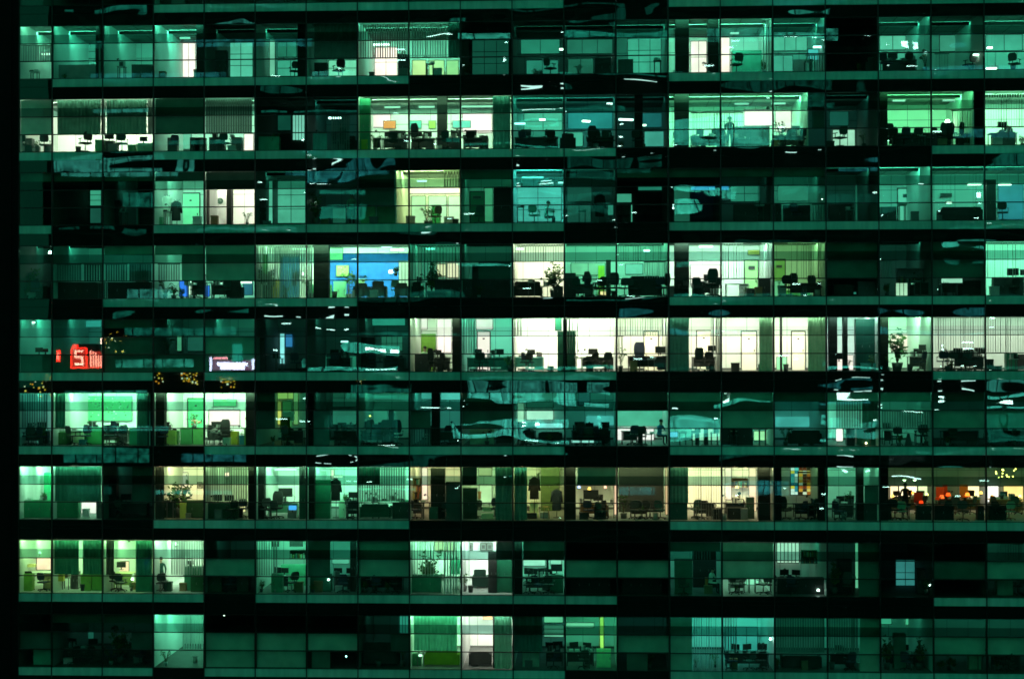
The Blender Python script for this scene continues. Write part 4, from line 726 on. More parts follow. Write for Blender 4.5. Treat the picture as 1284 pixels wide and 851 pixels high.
# ================================================================== floor 7
R(6, 23, 66, '#38A890', 'corner room with striped blind, seventh floor down'); VB(6, 27, 60, 'UM', .25, 60); plant(6, 52, .7, 1.4, desc='dark bushy plant'); work(6, 28, 60, .9, n_mon=2, n_ch=2, cl=3); chair(6, 40, .5)
R(6, 66, 187, '#A0FFC0', 'bright mint room with pin board', k=1.4); board(6, 109, 497, 165, 527, '#5FB080', desc='large green pin board', marks=60, d=5.85); patch(6, 84, 509, 100, 533, '#FFF8E8', s=1.1, d=5.9, name='white_wall_glow'); CU(6, 172, 185, 'UML', (.06, .24, .2)); CU(6, 69, 82, 'UM', (.04, .17, .14)); lightbar(6, 98, 491, 3, .3, 16)
cabinet(6, 162, 190, .5, .92, '#3FB088', 'flat fronted teal counter', nd=1); work(6, 72, 102, 1.0, col='#C0E0B0', n_mon=0, n_ch=0, cl=3, bright=True, desc='pale desk'); cabinet(6, 73, 88, .9, .65, '#2A5A30', 'dark green cabinet'); cabinet(6, 106, 128, 1.1, .92, '#3FA060', 'green drawer cabinet', nd=1); chair(6, 148, .9, high=True, s=1.05); chair(6, 155, .6); work(6, 128, 160, 1.3, n_mon=1, n_ch=1, cl=5, bright=True); boxthing(6, 103, .6, .35, .3, '#3F90A0', 'small blue bin'); plant(6, 112, 1.3, .5, z=fz(6) + .95, desc='pale flowering plant'); plant(6, 147, .6, .6, desc='small leafy plant'); clutter(6, 105, 130, 1.1, fz(6) + .95, 4, True); column(6, 183, 193, .3, .025)
R(6, 193, 320, '#BFFFC4', 'bright mint room with flowers', k=1.4); column(6, 193, 206, .3, .03); column(6, 308, 320, .4, .05); door(6, 236, 255, 500, '#4FB080'); patch(6, 207, 513, 226, 533, '#FFF8E8', s=1.1, d=5.9, name='white_wall_glow'); patch(6, 262, 513, 301, 533, '#FFF8E8', s=1.05, d=5.9, name='white_wall_glow'); board(6, 268, 501, 296, 509, '#4FA078', desc='green wall board', d=5.8); board(6, 214, 501, 225, 510, '#4FA078', desc='small green wall board', d=5.8); globe(6, 282, 496, 3, .16, '#FFF8E8', 16, 'bright white lamp')
plant(6, 243, 1.2, .9, 'airy', z=fz(6) + .8, desc='plant with yellow flowers'); t = thing('flower_bunch', 'flowers', 'bunch of pale pink flowers', 6, 245, (X(6, 245, 1.0), 1.0, zpx(6, 245, 533, 1.0))); m = MB()
for i in range(16): m.ball((random.uniform(-.28, .28), random.uniform(-.1, .1), .05 + random.uniform(0, .2)), random.uniform(.03, .06), dif(random.choice([(.8, .5, .35), (.8, .7, .6), (.7, .15, .08)])), 6, 5)
m.build('blossoms', t); MB().bar((0, 0, -.15), (0, 0, .08), .07, .09, dif(.5), 9).build('vase', t)
work(6, 196, 224, 1.0, col='#60A060', n_mon=1, n_ch=1, cl=5, bright=True, desc='green desk'); cabinet(6, 208, 220, .8, .75, '#9FC060', 'yellow green drawer cabinet', nd=1); cabinet(6, 226, 241, 1, .9, '#4F9A60', 'green cabinet', nd=1); cabinet(6, 242, 254, 1, .9, '#6FC070', 'light green cabinet', nd=1); chair(6, 281, .8, s=1.1, high=True, rz=0); cabinet(6, 289, 298, .9, .7, '#C8C040', 'yellow drawer cabinet', nd=1); boxthing(6, 304, .8, .35, .5, '#2F90A0', 'blue storage box'); work(6, 258, 290, 1.3, n_mon=1, n_ch=0, cl=5, bright=True); boxthing(6, 284, .6, .35, .4, '#F0F0E0', 'white storage box'); plant(6, 314, .7, 1.0, z=fz(6) + .4, desc='dark bushy plant'); boxthing(6, 310, 1, .25, .1, '#F09080', 'small pinkish box', z=fz(6) + 1.35); cabinet(6, 306, 319, .7, .9, '#5F9A50', 'green cabinet'); clutter(6, 258, 280, 1.3, fz(6) + .78, 3, True)
R(6, 320, 384, '#175A40'); patch(6, 348, 491, 374, 500, '#8FC860', grid=(2, 1)); patch(6, 348, 503, 353, 532, '#B8D060', d=5.9); patch(6, 354, 503, 366, 535, '#3F9A50', d=5.9); patch(6, 368, 491, 374, 532, '#5FA860', d=5.9); boxthing(6, 361, 3, .6, .5, '#F0FFF0', 'pale lit box', z=fz(6) + 1.2); boxthing(6, 357, 2.5, .5, .7, '#90B040', 'olive box', z=fz(6) + .7); plant(6, 361, .8, .9, desc='yellowish leafy plant'); S(6, 5, 5, 'UM', 2, x1=345); work(6, 352, 380, 1.1, n_mon=0, n_ch=1)
R(6, 384, 449, '#114636'); cabinet(6, 393, 413, .6, 1.85, '#3F7A78', 'tall blue grey cupboard', nd=1); patch(6, 417, 487, 447, 510, '#15503C', grid=(2, 2)); patch(6, 417, 513, 447, 532, '#1F6A52'); work(6, 418, 447, 1, n_mon=1, n_ch=1); globe(6, 412, 532, .8, .05, '#F8E870', 14, 'tiny yellow lamp'); column(6, 384, 392, .3, .015)
R(6, 449, 514, '#1F6E54', 'teal room with dark chairs, seventh floor down'); patch(6, 450, 513, 486, 531, '#237A5C', fr=.01); cabinet(6, 487, 493, 2, 1.8, .03, 'narrow dark cabinet'); 
for x in (460, 473, 484, 498): chair(6, x, .8, s=1.1, high=(x % 2 == 0))
work(6, 452, 490, 1.4, n_mon=2, n_ch=0); globe(6, 451, 524, .8, .05, '#E8D860', 8, 'tiny yellow lamp'); globe(6, 464, 521, 1.2, .05, '#C8E060', 6, 'tiny green yellow lamp')
R(6, 514, 578, '#237A68', 'aqua room with long table', k=1); patch(6, 516, 491, 542, 500, '#45B0A0', fr=.01); patch(6, 553, 491, 577, 501, '#58C8B8', fr=.01); column(6, 541, 551, .5, .03); VB(6, 515, 540, 'L', .35); desk(6, 536, 576, 1.2, .7, '#1F5A50', 'long teal table'); work(6, 538, 574, 2.2, n_mon=0, n_ch=3); S(6, 8, 8, 'M', 1, x1=540)
R(6, 578, 643, '#175A46'); cabinet(6, 589, 619, 1.4, .98, '#9FF0C8', 'glowing pale mint counter', nd=1); patch(6, 588, 533, 619, 536, '#F0FFE8', d=1.35, name='light_strip', s=1.2); S(6, 9, 9, 'UM', 1); globe(6, 581, 493, .5, .07, '#FFE8C8', 10, 'slim warm wall lamp'); sofa(6, 622, 641, 1)
R(6, 643, 708, '#1F7860', 'aqua room with doorway, seventh floor down'); patch(6, 646, 505, 657, 535, '#A0F0C0', d=5.9); patch(6, 660, 514, 694, 526, '#A8F8D0', d=5.9); patch(6, 660, 503, 694, 511, '#2A7A60', e=True); work(6, 648, 672, .9, n_mon=2, n_ch=1); plant(6, 655, .6, .9); plant(6, 688, .6, .9); sofa(6, 675, 705, .8, h=.7); patch(6, 668, 530, 706, 537, '#7FE8D8', d=5)
R(6, 708, 772, '#15604E', 'aqua office with slim stools'); patch(6, 725, 492, 740, 508, '#15504A'); patch(6, 735, 521, 770, 533, '#3FB0A0', d=5.8, fr=.01); work(6, 716, 766, 1.2, n_mon=3, n_ch=3, cl=5); chair(6, 729, .7, high=True); patch(6, 716, 551, 745, 555, '#8FF0D8', d=1.6)  # aqua band on the rear wall paints a reflection in the glass
R(6, 772, 838, '#4FC098', 'mint room with white skirting glow', k=.95); patch(6, 774, 514, 836, 534, '#43AC88', fr=.01, d=5.9); patch(6, 774, 537, 820, 552, '#F8FFF4', s=1.1, d=5.5, name='white_wall_glow'); desk(6, 779, 800, 1.4, .7, .03, 'narrow dark table'); chair(6, 793, .9, s=1.05); chair(6, 804, .7); person(6, 827, 1.2, 'sit', 'person in blue sitting at the right edge', (.04, .22, .4), rz=.7); cabinet(6, 800, 806, 1.2, .6, .02); S(6, 12, 12, 'U', 2)
R(6, 838, 970, '#2F9A78', 'teal room with low lit counters'); S(6, 13, 14, 'UM', 0); patch(6, 867, 537, 903, 552, '#8FE8B8', d=4, grid=(2, 1)); cabinet(6, 872, 877, 1, .85, .03); cabinet(6, 883, 888, 1, .85, .03); patch(6, 840, 541, 850, 548, '#4FC0D0', d=3, name='blue_light_panel'); cabinet(6, 905, 944, .9, .9, .03, 'long dark cabinet', nd=4); person(6, 919, .7, 'sit', 'dark seated figure before the counter', .02); patch(6, 945, 540, 970, 552, '#9FFFB0', d=3); patch(6, 945, 536, 970, 538, '#C8FFD0', d=2.5, name='light_strip')
R(6, 970, 1037, '#1A6A5C', 'aqua room with bushy silhouettes'); patch(6, 972, 522, 1036, 535, '#3FB0A0', d=5.8, fr=.01); plant(6, 985, .8, 1.0); plant(6, 1003, .9, 1.0); plant(6, 1018, .8, .9); sofa(6, 990, 1030, .7, h=.8); S(6, 15, 15, 'T', 1)
R(6, 1037, 1103, '#58C8A0', 'blind covered room with bright doorway'); VB(6, 1048, 1080, 'UM', .3, 30, .2); CU(6, 1081, 1101, 'UM', (.1, .25, .2)); patch(6, 1048, 537, 1057, 553, '#FFFFF0', s=1.3, d=3); cabinet(6, 1062, 1072, .7, .88, .015, 'black cabinet'); cabinet(6, 1074, 1100, .9, .88, '#1F5A48', 'dark teal cabinet'); globe(6, 1086, 555, .8, .05, '#FFD0A0', 16, 'tiny orange lamp'); S(6, 16, 16, 'T', 0)
R(6, 1103, 1170, '#2F9070', 'blind covered room with white oval table'); VB(6, 1105, 1168, 'M', .33, 25, .2); t = thing('round_table', 'table', 'white oval table', 6, 1139, (X(6, 1139, 1.2), 1.2, fz(6) + .016)); MB().bar((0, 0, .62), (0, 0, .66), .52, .52, dif(.7, .3), 24).build('tabletop', t); MB().bar((0, 0, 0), (0, 0, .62), .2, .05, dif(.3), 12).build('pedestal', t); chair(6, 1124, .8); chair(6, 1155, .8, s=1.1); plant(6, 1161, .8, 1.0); work(6, 1108, 1120, 1.2, n_mon=1, n_ch=0); S(6, 17, 17, 'T', 0)
R(6, 1170, 1370, '#0F4234'); S(6, 18, 19, 'M', 0); S(6, 18, 19, 'T', 2); desk(6, 1182, 1228, .8, .75, .06); chair(6, 1192, .7); work(6, 1240, 1280, 1.2, n_mon=1, n_ch=1)
# ================================================================== floor 8
R(7, 23, 66, '#A0FFC0', 'mint corner room with wall calendar', k=2.1); board(7, 26, 587, 53, 602, '#FFFFFF', desc='white calendar board', marks=30, d=5.8); monitor(7, 28, 1.2, fz(7) + .95); cabinet(7, 24, 64, .7, .92, '#237A58', 'teal low cabinet row', nd=3); plant(7, 55, .9, .6, z=fz(7) + .93, desc='small potted plant'); cabinet(7, 55, 64, 3, 2.2, '#2A8A60', 'tall teal cabinet'); clutter(7, 28, 60, .75, fz(7) + .93, 4, True)
R(7, 66, 131, '#8FF0B8', 'curtained room beside mint corner room', k=2.6); CU(7, 69, 127, 'UM', (.04, .16, .13), trans=.2); cabinet(7, 67, 98, .7, .9, '#237A58', 'teal low cabinet', nd=2); patch(7, 102, 628, 121, 648, '#F0FFE8', s=1.0, d=3); boxthing(7, 81, .9, .5, .08, '#E09080', 'flat pinkish box', z=fz(7) + .93); cabinet(7, 121, 130, .6, .9, .1)
R(7, 131, 193, '#0E3A2E'); patch(7, 147, 587, 165, 623, '#1F6A52', grid=(3, 1)); S(7, 2, 2, 'UM', 2, x0=166); cabinet(7, 135, 146, 1, 2.0, .02, 'tall black cabinet'); work(7, 140, 185, 1.2)
R(7, 193, 257, '#E8E8A0', 'cream lit room with tall arrangement', k=.95); CU(7, 194, 206, 'UML', .06); patch(7, 195, 585, 212, 593, '#1F6A52', fr=.01, d=3); plant(7, 225, 1.2, 2.2, 'tall', desc='tall leafy arrangement'); cabinet(7, 228, 256, .9, .92, '#2A4A30', 'dark low cabinet', nd=2); cabinet(7, 198, 220, .9, .92, '#14302A', 'dark teal low cabinet', nd=2); patch(7, 223, 592, 236, 622, '#FFF0C8', s=1.1, d=5.9, name='white_wall_glow'); globe(7, 235, 620, 1, .07, '#E8D890', 3, 'small pale lamp'); picture(7, 247, 604, 254, 612, .3, .1, desc='tiny framed print'); boxthing(7, 229, .7, .3, .8, '#C0C060', 'yellowish box')
R(7, 257, 320, '#A0C888', 'striped blind room with pink lamp'); VB(7, 259, 310, 'UM', .38, 68); globe(7, 285, 594, 1.4, .14, '#FFB0A0', 5, 'pinkish glowing lamp'); work(7, 262, 300, .9, col=.07, n_mon=2, n_ch=0, cl=4); cabinet(7, 258, 298, .7, .8, '#1F4A3A', 'dark green cabinet row', nd=3); chair(7, 290, .5); patch(7, 300, 628, 308, 648, '#F0F0A8', d=4); column(7, 311, 319, .4, .03); chair(7, 304, 1.2)
R(7, 320, 384, '#A8FFC0', 'bright mint office with mesh chair', k=1.2); column(7, 322, 331, .5, .04); monitor(7, 358, 1.7, fz(7) + .95, w=.75, desc='large dark flat monitor'); chair(7, 347, .8, s=1.15, high=True, rz=0); desk(7, 335, 374, 1.5, .75, '#80C0A0', 'pale green desk'); monitor(7, 367, .8, fz(7) + .32, '#4FA8FF', .45); cabinet(7, 375, 383, .5, 2.1, '#1F4A3C', 'tall dark cabinet'); chair(7, 331, .7, s=1.1); clutter(7, 336, 372, 1.5, fz(7) + .78, 5, True); lightbar(7, 358, 588, 4, 1.2, 8); chair(7, 340, .6); CU(7, 375, 383, 'U', .2)
R(7, 384, 514, '#78E0A8', 'mint office with hanging dark coat', k=1.05); cabinet(7, 395, 414, .8, 2.0, '#1F6A50', 'tall teal cupboard', nd=1); column(7, 386, 394, .4, .02); coat(7, 421, 600, 1.1, 1.15); patch(7, 415, 588, 419, 600, '#FFFFD0', d=3, s=1.2); lightbar(7, 424, 597, 2, .5, 16, '#FFF0D0'); cabinet(7, 425, 432, 1, .9, '#E0FFE0', 'narrow white cabinet', nd=1); VB(7, 450, 508, 'UM', .2, 45, .2); CU(7, 450, 476, 'U', (.05, .2, .15)); plant(7, 434, 1.2, .8, z=fz(7) + .75, desc='small leafy plant'); monitor(7, 443, 1.2, fz(7) + .95, w=.5); work(7, 433, 449, 1, n_mon=0, n_ch=1); sofa(7, 452, 490, .7, col='#1F5A48', h=.8, desc='low teal bench'); cabinet(7, 492, 512, .8, .8, '#14382C', 'dark green cabinet'); clutter(7, 455, 510, .9, fz(7) + .93, 7, True); desk(7, 450, 512, .9, .92, '#2F7A60', 'long teal counter desk', panel=False)
lightbar(7, 400, 589, 4, .8, 4)
R(7, 514, 578, '#D8CC8C', 'cream strip room with black wardrobe', k=.8); cabinet(7, 540, 558, .6, 2.65, '#0A1410', 'tall black wardrobe'); patch(7, 529, 586, 536, 626, '#FFE8C8', s=1.2, d=5, name='lit_doorway'); work(7, 516, 530, 1.3, n_mon=1, n_ch=1); cabinet(7, 538, 549, .5, .65, '#2A5A4C', 'small teal cabinet', nd=1); shelf(7, 516, 528, 1.2, 1.0, 2.1, '#807040', 'cream lit shelf'); S(7, 8, 8, 'ML', 2, x0=559, x1=577)
cabinet(7, 559, 577, 1, 1.9, '#0F2A24', 'dark cupboard')
R(7, 578, 643, '#90B878', 'room with half drawn aqua curtain', k=.9); CU(7, 621, 642, 'UML', (.06, .22, .2), desc='aqua curtain'); cabinet(7, 580, 598, .8, 1.6, '#0F2A20', 'dark chest cabinet'); patch(7, 600, 586, 617, 596, '#B0C880', s=.9); patch(7, 601, 607, 617, 630, '#B8F0A8', d=5.8); boxthing(7, 611, .9, .6, .25, '#D0E8C0', 'pale mint box'); boxthing(7, 611, .9, .5, .2, '#D0E8C0', 'pale mint tray', z=fz(7) + .4); boxthing(7, 601, 1.2, .15, .4, '#F0A070', 'small orange box', z=fz(7) + 1); S(7, 9, 9, 'U', 2, x1=598)
R(7, 643, 708, '#B4C078', 'yellow green room with two coats', k=1.2); coat(7, 670, 598, 1.2, 1.15); coat(7, 698, 613, 1.4, 1.1, (.02, .03, .05), 'short black coat on a hanger'); 
t = thing('bar_stool', 'stool', 'slim wooden stool', 7, 685, (X(7, 685, 1.0), 1.0, fz(7) + .016)); MB().bar((0, 0, .6), (0, 0, .64), .2, .2, dif((.3, .2, .08)), 14).build('seat', t)
for i in range(4):
    a = math.pi / 4 + i * math.pi / 2; MB().bar((.14 * math.cos(a), .14 * math.sin(a), .6), (.22 * math.cos(a), .22 * math.sin(a), 0), .018, .015, dif((.2, .13, .05))).build('leg', t)
cabinet(7, 678, 702, 5, 2.9, '#3A4A28', 'olive wardrobe', nd=2); cabinet(7, 664, 675, 1.4, .8, '#F0F0C0', 'white low cabinet'); CU(7, 645, 661, 'UML', (.06, .25, .22), desc='aqua curtain'); plant(7, 675, 2, .5, z=fz(7) + 2.0, desc='trailing leafy plant'); boxthing(7, 667, .8, .5, .3, .03, 'low black box')
R(7, 708, 838, '#98A070', 'olive office with warm desk shelf', k=1.05, floor=.35); S(7, 11, 11, 'U', 0, x0=724); shelf(7, 724, 768, 4.5, 1.55, 2.0, '#604020', 'narrow wall shelf with coloured objects', 1); monitor(7, 741, 1.7, fz(7) + .85, w=.8, desc='large black flat screen'); work(7, 726, 764, 1.4, col='#705030', n_mon=1, n_ch=2, cl=6, bright=True, desc='warm brown desk'); patch(7, 770, 586, 773, 645, '#FFD8B0', s=1.1, d=.6, name='edge_glow'); patch(7, 834, 586, 837, 645, '#E8C890', s=1, d=.6, name='edge_glow'); cabinet(7, 745, 760, .8, .75, .02, 'black cabinet'); cabinet(7, 776, 832, 4.5, 2.6, .012, 'wall of dark olive cupboards', nd=4); column(7, 709, 722, .5, .03)  # thin cream edges brightened by emission
globe(7, 739, 612, 2.2, .1, '#FFB050', 5, 'amber glowing lamp'); globe(7, 759, 610, 2.2, .08, '#FF9080', 5, 'pink red glowing lamp'); globe(7, 726, 610, 2.2, .08, '#B0B0FF', 5, 'violet glowing lamp')
for x in (796, 815, 828, 805): chair(7, x, .9)
desk(7, 790, 812, 1.3, .75, .03, 'dark small table'); plant(7, 782, 1.2, 1.3, 'airy'); 
R(7, 838, 970, '#E0DCA0', 'cream room with white shirted worker', k=.95, floor=.3); CU(7, 839, 863, 'UM', (.05, .2, .18)); VB(7, 868, 903, 'UML', .2, 72); patch(7, 909, 586, 917, 626, '#FFF0C8', s=1.2, d=5.5, name='lit_doorway'); patch(7, 939, 586, 948, 650, '#FFE0B0', s=1.2, d=5, name='lit_doorway'); person(7, 929, 1.9, 'sit', 'person in white shirt working at desk', '#F8F8F0', rz=-.9); desk(7, 908, 936, 1.5, .78, .03, 'black desk'); chair(7, 932, 2.0); shelf(7, 918, 938, 5.2, 1.3, 1.8, '#705030', 'small wooden shelf', 1); globe(7, 924, 610, 4, .1, '#FFC070', 4, 'amber lamp'); cabinet(7, 936, 946, 1.3, 1.1, '#2A4030', 'dark green cabinet'); cabinet(7, 894, 906, .8, .55, .01, 'black low cabinet'); cabinet(7, 912, 930, .8, .6, .012, 'black low cabinet'); desk(7, 870, 898, 1.6, .75, .04, 'dark side table'); chair(7, 880, .9); chair(7, 873, 1.4); clutter(7, 908, 930, 1.5, fz(7) + .8, 4, True); column(7, 951, 966, .4, .025)  # both glowing doorways are cream wall strips brightened by emission
cabinet(7, 838, 862, .7, .9, '#1A5048', 'teal low cabinet', nd=2)
R(7, 970, 1037, '#4F7048', 'room with stained glass panel', k=.7, floor=.3); column(7, 971, 980, .4, .02)
t = thing('stained_panel', 'artwork', 'backlit colourful abstract glass panel', 7, 1008, (X(7, 1009, 5.5), 5.5, zpx(7, 1009, 620, 5.5))); k = dif(.01); H = zpx(7, 1009, 586, 5.5) - zpx(7, 1009, 620, 5.5); m = MB(); rr = random.Random(3)
for i in range(7):
    for j in range(9):
        c = rr.choice(['#F0A030', '#C06018', '#FFD070', '#802A10', '#F8F0D0', '#301808']) if 1 < i else rr.choice(['#70E8E0', '#F0FFF0', '#F0D040', '#2090A0'])
        m.box(-.75 + i * .22, -.75 + i * .22 + .2, 0, .02, H * j / 9 + .01, H * (j + 1) / 9 - .01, emi(c, 1.0, sample=False))
m.build('glass', t); MB().box(-.8, -.76, -.01, .03, 0, H, k).box(.8, .84, -.01, .03, 0, H, k).box(-.8, .84, -.01, .03, -.04, 0, k).box(-.8, .84, -.01, .03, H, H + .04, k).box(-.38, -.32, -.03, -.001, 0, H * .85, k).box(-.38, .8, -.03, -.001, H * .8, H * .86, k).build('frame', t)
desk(7, 996, 1026, 1.6, .75, .04, 'dark table'); chair(7, 985, .9, high=True); chair(7, 1020, .9, s=1.1); chair(7, 1004, .8); column(7, 1027, 1037, .4, .03); plant(7, 977, 1, 1.2)
R(7, 1037, 1103, '#4FA078', 'dim mint room with desk fan', k=.8); plant(7, 1064, 1.5, .9, 'airy', z=fz(7) + .6); work(7, 1045, 1072, 1.2, n_mon=2, n_ch=1); cabinet(7, 1074, 1102, .6, .9, '#14403C', 'teal low cabinet'); column(7, 1075, 1083, .5, .02); S(7, 16, 16, 'M', 1, x0=1084)
t = thing('desk_fan', 'fan', 'pale round fan on the floor', 7, 1057, (X(7, 1057, .7), .7, fz(7) + .016)); k = dif(.5, .3); m = MB()
for i in range(12):
    a, b = i * math.pi / 6, (i + 1) * math.pi / 6; m.bar((.2 * math.cos(a), 0, .3 + .2 * math.sin(a)), (.2 * math.cos(b), 0, .3 + .2 * math.sin(b)), .012, .012, k, 5)
    m.bar((0, 0, .3), (.2 * math.cos(a), 0, .3 + .2 * math.sin(a)), .005, .005, k, 4)
m.build('guard', t); m = MB()
for i in range(4):
    a = i * math.pi / 2 + .4; m.quad([(0, .02, .3), (.16 * math.cos(a), .03, .3 + .16 * math.sin(a)), (.16 * math.cos(a + .7), .0, .3 + .16 * math.sin(a + .7))], k)
m.build('blades', t); MB().bar((0, 0, 0), (0, 0, .03), .12, .12, k, 12).bar((0, .03, .02), (0, .03, .3), .02, .02, k).build('stand', t)
R(7, 1103, 1370, '#3A6A40', 'dark open office with warm lit desks', k=.6, floor=.75, ceil=.04, wall=.25); column(7, 1104, 1114, .5, .015)
for x, y in ((1134, 600), (1147, 600)): pendant(7, x, y, 3, 22)
m = None
for x0, x1, c in ((1116, 1126, '#FFE8B0'), (1127, 1150, '#FFF0C0'), (1151, 1163, '#C8E0A0'), (1211, 1228, '#FFE8A8'), (1238, 1252, '#FFFFF0'), (1258, 1283, '#D8C070')): patch(7, x0, 609, x1, 629, c, s=1.8, d=5.6, name='warm_desk_glow')  # bright desk area painted as warm glowing patches
work(7, 1118, 1160, 4.6, col='#806040', n_mon=3, n_ch=2, cl=9, bright=True, desc='cluttered warm lit desk'); person(7, 1135, 3, 'stand', 'dark silhouetted person before bright desk', .01); work(7, 1176, 1200, 4.4, col='#604030', n_mon=1, n_ch=2, cl=5, bright=True, desc='warm lit desk'); work(7, 1206, 1230, 4.4, col='#806040', n_mon=1, n_ch=1, cl=5, bright=True, desc='warm lit desk'); work(7, 1240, 1283, 4.4, col='#806040', n_mon=1, n_ch=2, cl=7, bright=True, desc='warm lit desk')
for x, y, w_, c in ((1178, 623, .5, '#FF5020'), (1186, 620, .3, '#E04010'), (1210, 620, .55, '#FF7828'), (1152, 630, .6, '#D02808')):
    a, z = at(x, y, 4.1); t = thing('armchair', 'chair', 'orange red armchair', 7, x, (a, 4.1, z - .45), 'orange armchairs', random.uniform(-.5, .5)); f = emi(c, .0) if False else dif([v * 1.0 for v in lin(c)], .6, .1)
    w_ *= .8; MB().box(-w_ / 2, w_ / 2, -.22, .22, .32, .46, f).build('seat', t); MB().box(-w_ / 2, w_ / 2, .2, .28, .46, .98, f).build('backrest', t); MB().bar((0, 0, 0), (0, 0, .32), .16, .03, dif(.05), 10).build('pedestal', t)
    globe(7, x + 3, y - 1, 3.6, .13, c, 4, 'glowing orange lampshade')
for x in (1119, 1145, 1162, 1206, 1222, 1230, 1244, 1268, 1279): globe(7, x, 617 + x % 5, 4.8, .09, ('#FFA040', '#FFD070', '#FF8030')[x % 3], 7, 'small added amber glow lamp')  # extra lamps added to brighten the warm desks
for x0, x1 in ((1104, 1118), (1150, 1168), (1172, 1196), (1226, 1234), (1240, 1262)): cabinet(7, x0, x1, .8, .75, .012, 'black low cabinet')
chair(7, 1122, .9, s=1.1); chair(7, 1131, .8, c='#90B8A0', desc='pale swivel chair'); chair(7, 1185, 1.2); chair(7, 1252, .8); chair(7, 1265, .9, c='#90B8A0', desc='pale swivel chair')
t = thing('chandelier', 'chandelier', 'cluster chandelier of tiny warm globes', 7, 1262, (X(7, 1262, 3), 3, zpx(7, 1262, 596, 3))); m = MB()
for i in range(15): m.ball((random.uniform(-.55, .55), random.uniform(-.3, .3), random.uniform(-.1, .35)), .035, emi('#FFD060', 14), 6, 5)
m.build('globes', t); MB().bar((0, 0, -.1), (0, 0, .6), .01, .01, dif(.1)).bar((-.5, 0, .15), (.5, 0, .15), .01, .01, dif(.1)).build('frame', t)
plant(7, 1258, 1.3, 1.1)
# ================================================================== floor 9
R(8, 23, 66, '#A8F098', 'yellow green corner office', k=1.5, floor=.5); cabinet(8, 25, 40, .7, .9, '#6F9A40', 'yellow green cabinet', nd=1); desk(8, 25, 65, .9, .93, '#D0B080', 'cream counter desk', panel=False); patch(8, 46, 699, 64, 714, '#FFE8B8', s=1.1, d=2.5, name='cream_panel'); chair(8, 55, .7, s=1.0); shelf(8, 32, 63, 5.4, 1.6, 2.6, '#2A5A20', 'green shelf with hanging items', 2); boxthing(8, 33, 1.2, .9, .14, '#FFE0A0', 'long pale drawing board', z=fz(8) + 1.2); globe(8, 50, 692, 2, .08, '#E8FFD0', 6, 'pale desk lamp')
R(8, 66, 131, '#A8F0A0', 'curtained yellow green office', k=1.5, floor=.7); CU(8, 68, 99, 'UM', (.04, .2, .15), trans=.15, z0=.97); CU(8, 104, 129, 'UM', (.04, .2, .15), trans=.15, z0=.97); cabinet(8, 101, 114, .8, .88, '#80A850', 'olive green cabinet', nd=1); cabinet(8, 115, 129, .9, .86, '#5F9040', 'green cabinet', nd=1); cabinet(8, 89, 98, 1.4, .9, .03, 'dark cabinet'); boxthing(8, 75, .9, .35, .5, '#E0C860', 'yellow box', z=fz(8) + .5)
R(8, 131, 193, '#A8F098', 'green office with small black monitor', k=1.5, floor=.5); CU(8, 133, 143, 'UM', .05); monitor(8, 152, 1.8, fz(8) + 1.0, w=.5); patch(8, 143, 703, 162, 716, '#FFE8B0', s=1.0, d=3, name='cream_panel'); patch(8, 148, 676, 157, 686, '#F0FFC0', s=1, d=5.6); plant(8, 162, 4, .6, z=fz(8) + 2.2, desc='yellow leaved plant'); desk(8, 142, 166, 1.4, .85, '#90A060', 'olive desk'); chair(8, 146, .9, s=1.1); chair(8, 152, .6); plant(8, 165, .8, .7); cabinet(8, 170, 191, .5, .9, '#2F7A60', 'teal low cabinet', nd=1); CU(8, 170, 191, 'UM', (.05, .25, .2), trans=.1); globe(8, 166, 725, .8, .08, '#F8FFE8', 5, 'small white lamp'); globe(8, 184, 704, .35, .08, '#4090FF', 8, 'blue glowing lamp')
R(8, 193, 257, '#C4FFC8', 'white mint room with cabinets', k=1.4, floor=.6); VB(8, 214, 255, 'UM', .5, 60, .4); patch(8, 197, 676, 212, 728, '#FFFFF0', s=1.05, d=5.8, name='white_wall_glow'); person(8, 202, 1.2, 'stand', 'person in dark clothes by left wall', '#1F4A40'); cabinet(8, 231, 255, 1, 1.25, '#3F8A6C', 'teal drawer cabinet', nd=2); monitor(8, 239, 1.1, fz(8) + 1.28, w=.3); cabinet(8, 239, 256, .6, .85, '#2A5A38', 'green low cabinet'); boxthing(8, 210, .7, .4, .5, '#2A4A38', 'dark green bin'); chair(8, 201, .6); globe(8, 221, 681, 2, .1, '#FFF0D8', 6, 'warm glowing lamp')
R(8, 257, 320, '#0F3A2E'); S(8, 4, 4, 'M', 0); cabinet(8, 259, 278, .6, .88, '#1A4A3A', 'dark teal cabinet'); cabinet(8, 297, 312, .7, .88, '#14382E', 'dark teal cabinet'); work(8, 278, 300, .9)
R(8, 320, 384, '#4FB488', 'mint blind room with printers', k=1.0); VB(8, 321, 348, 'UM', .3, 68); S(8, 5, 5, 'UM', 3, x0=349, x1=383) if False else None; shelf(8, 363, 383, 4, 1.3, 1.75, '#102820', 'dark shelf of folders', 1); cabinet(8, 352, 383, 3, 1.1, '#5FA888', 'long mint counter', nd=3); work(8, 342, 362, 1.2, n_mon=2, n_ch=0, cl=3); cabinet(8, 340, 354, .6, .95, '#2F7A60', 'teal cabinet', nd=1); plant(8, 328, .7, .8); chair(8, 366, .7, s=1.1); picture(8, 333, 676, 350, 685, .03, .02, desc='wide dark picture', d=4); picture(8, 363, 676, 380, 685, .03, .02, desc='wide dark picture', d=4)
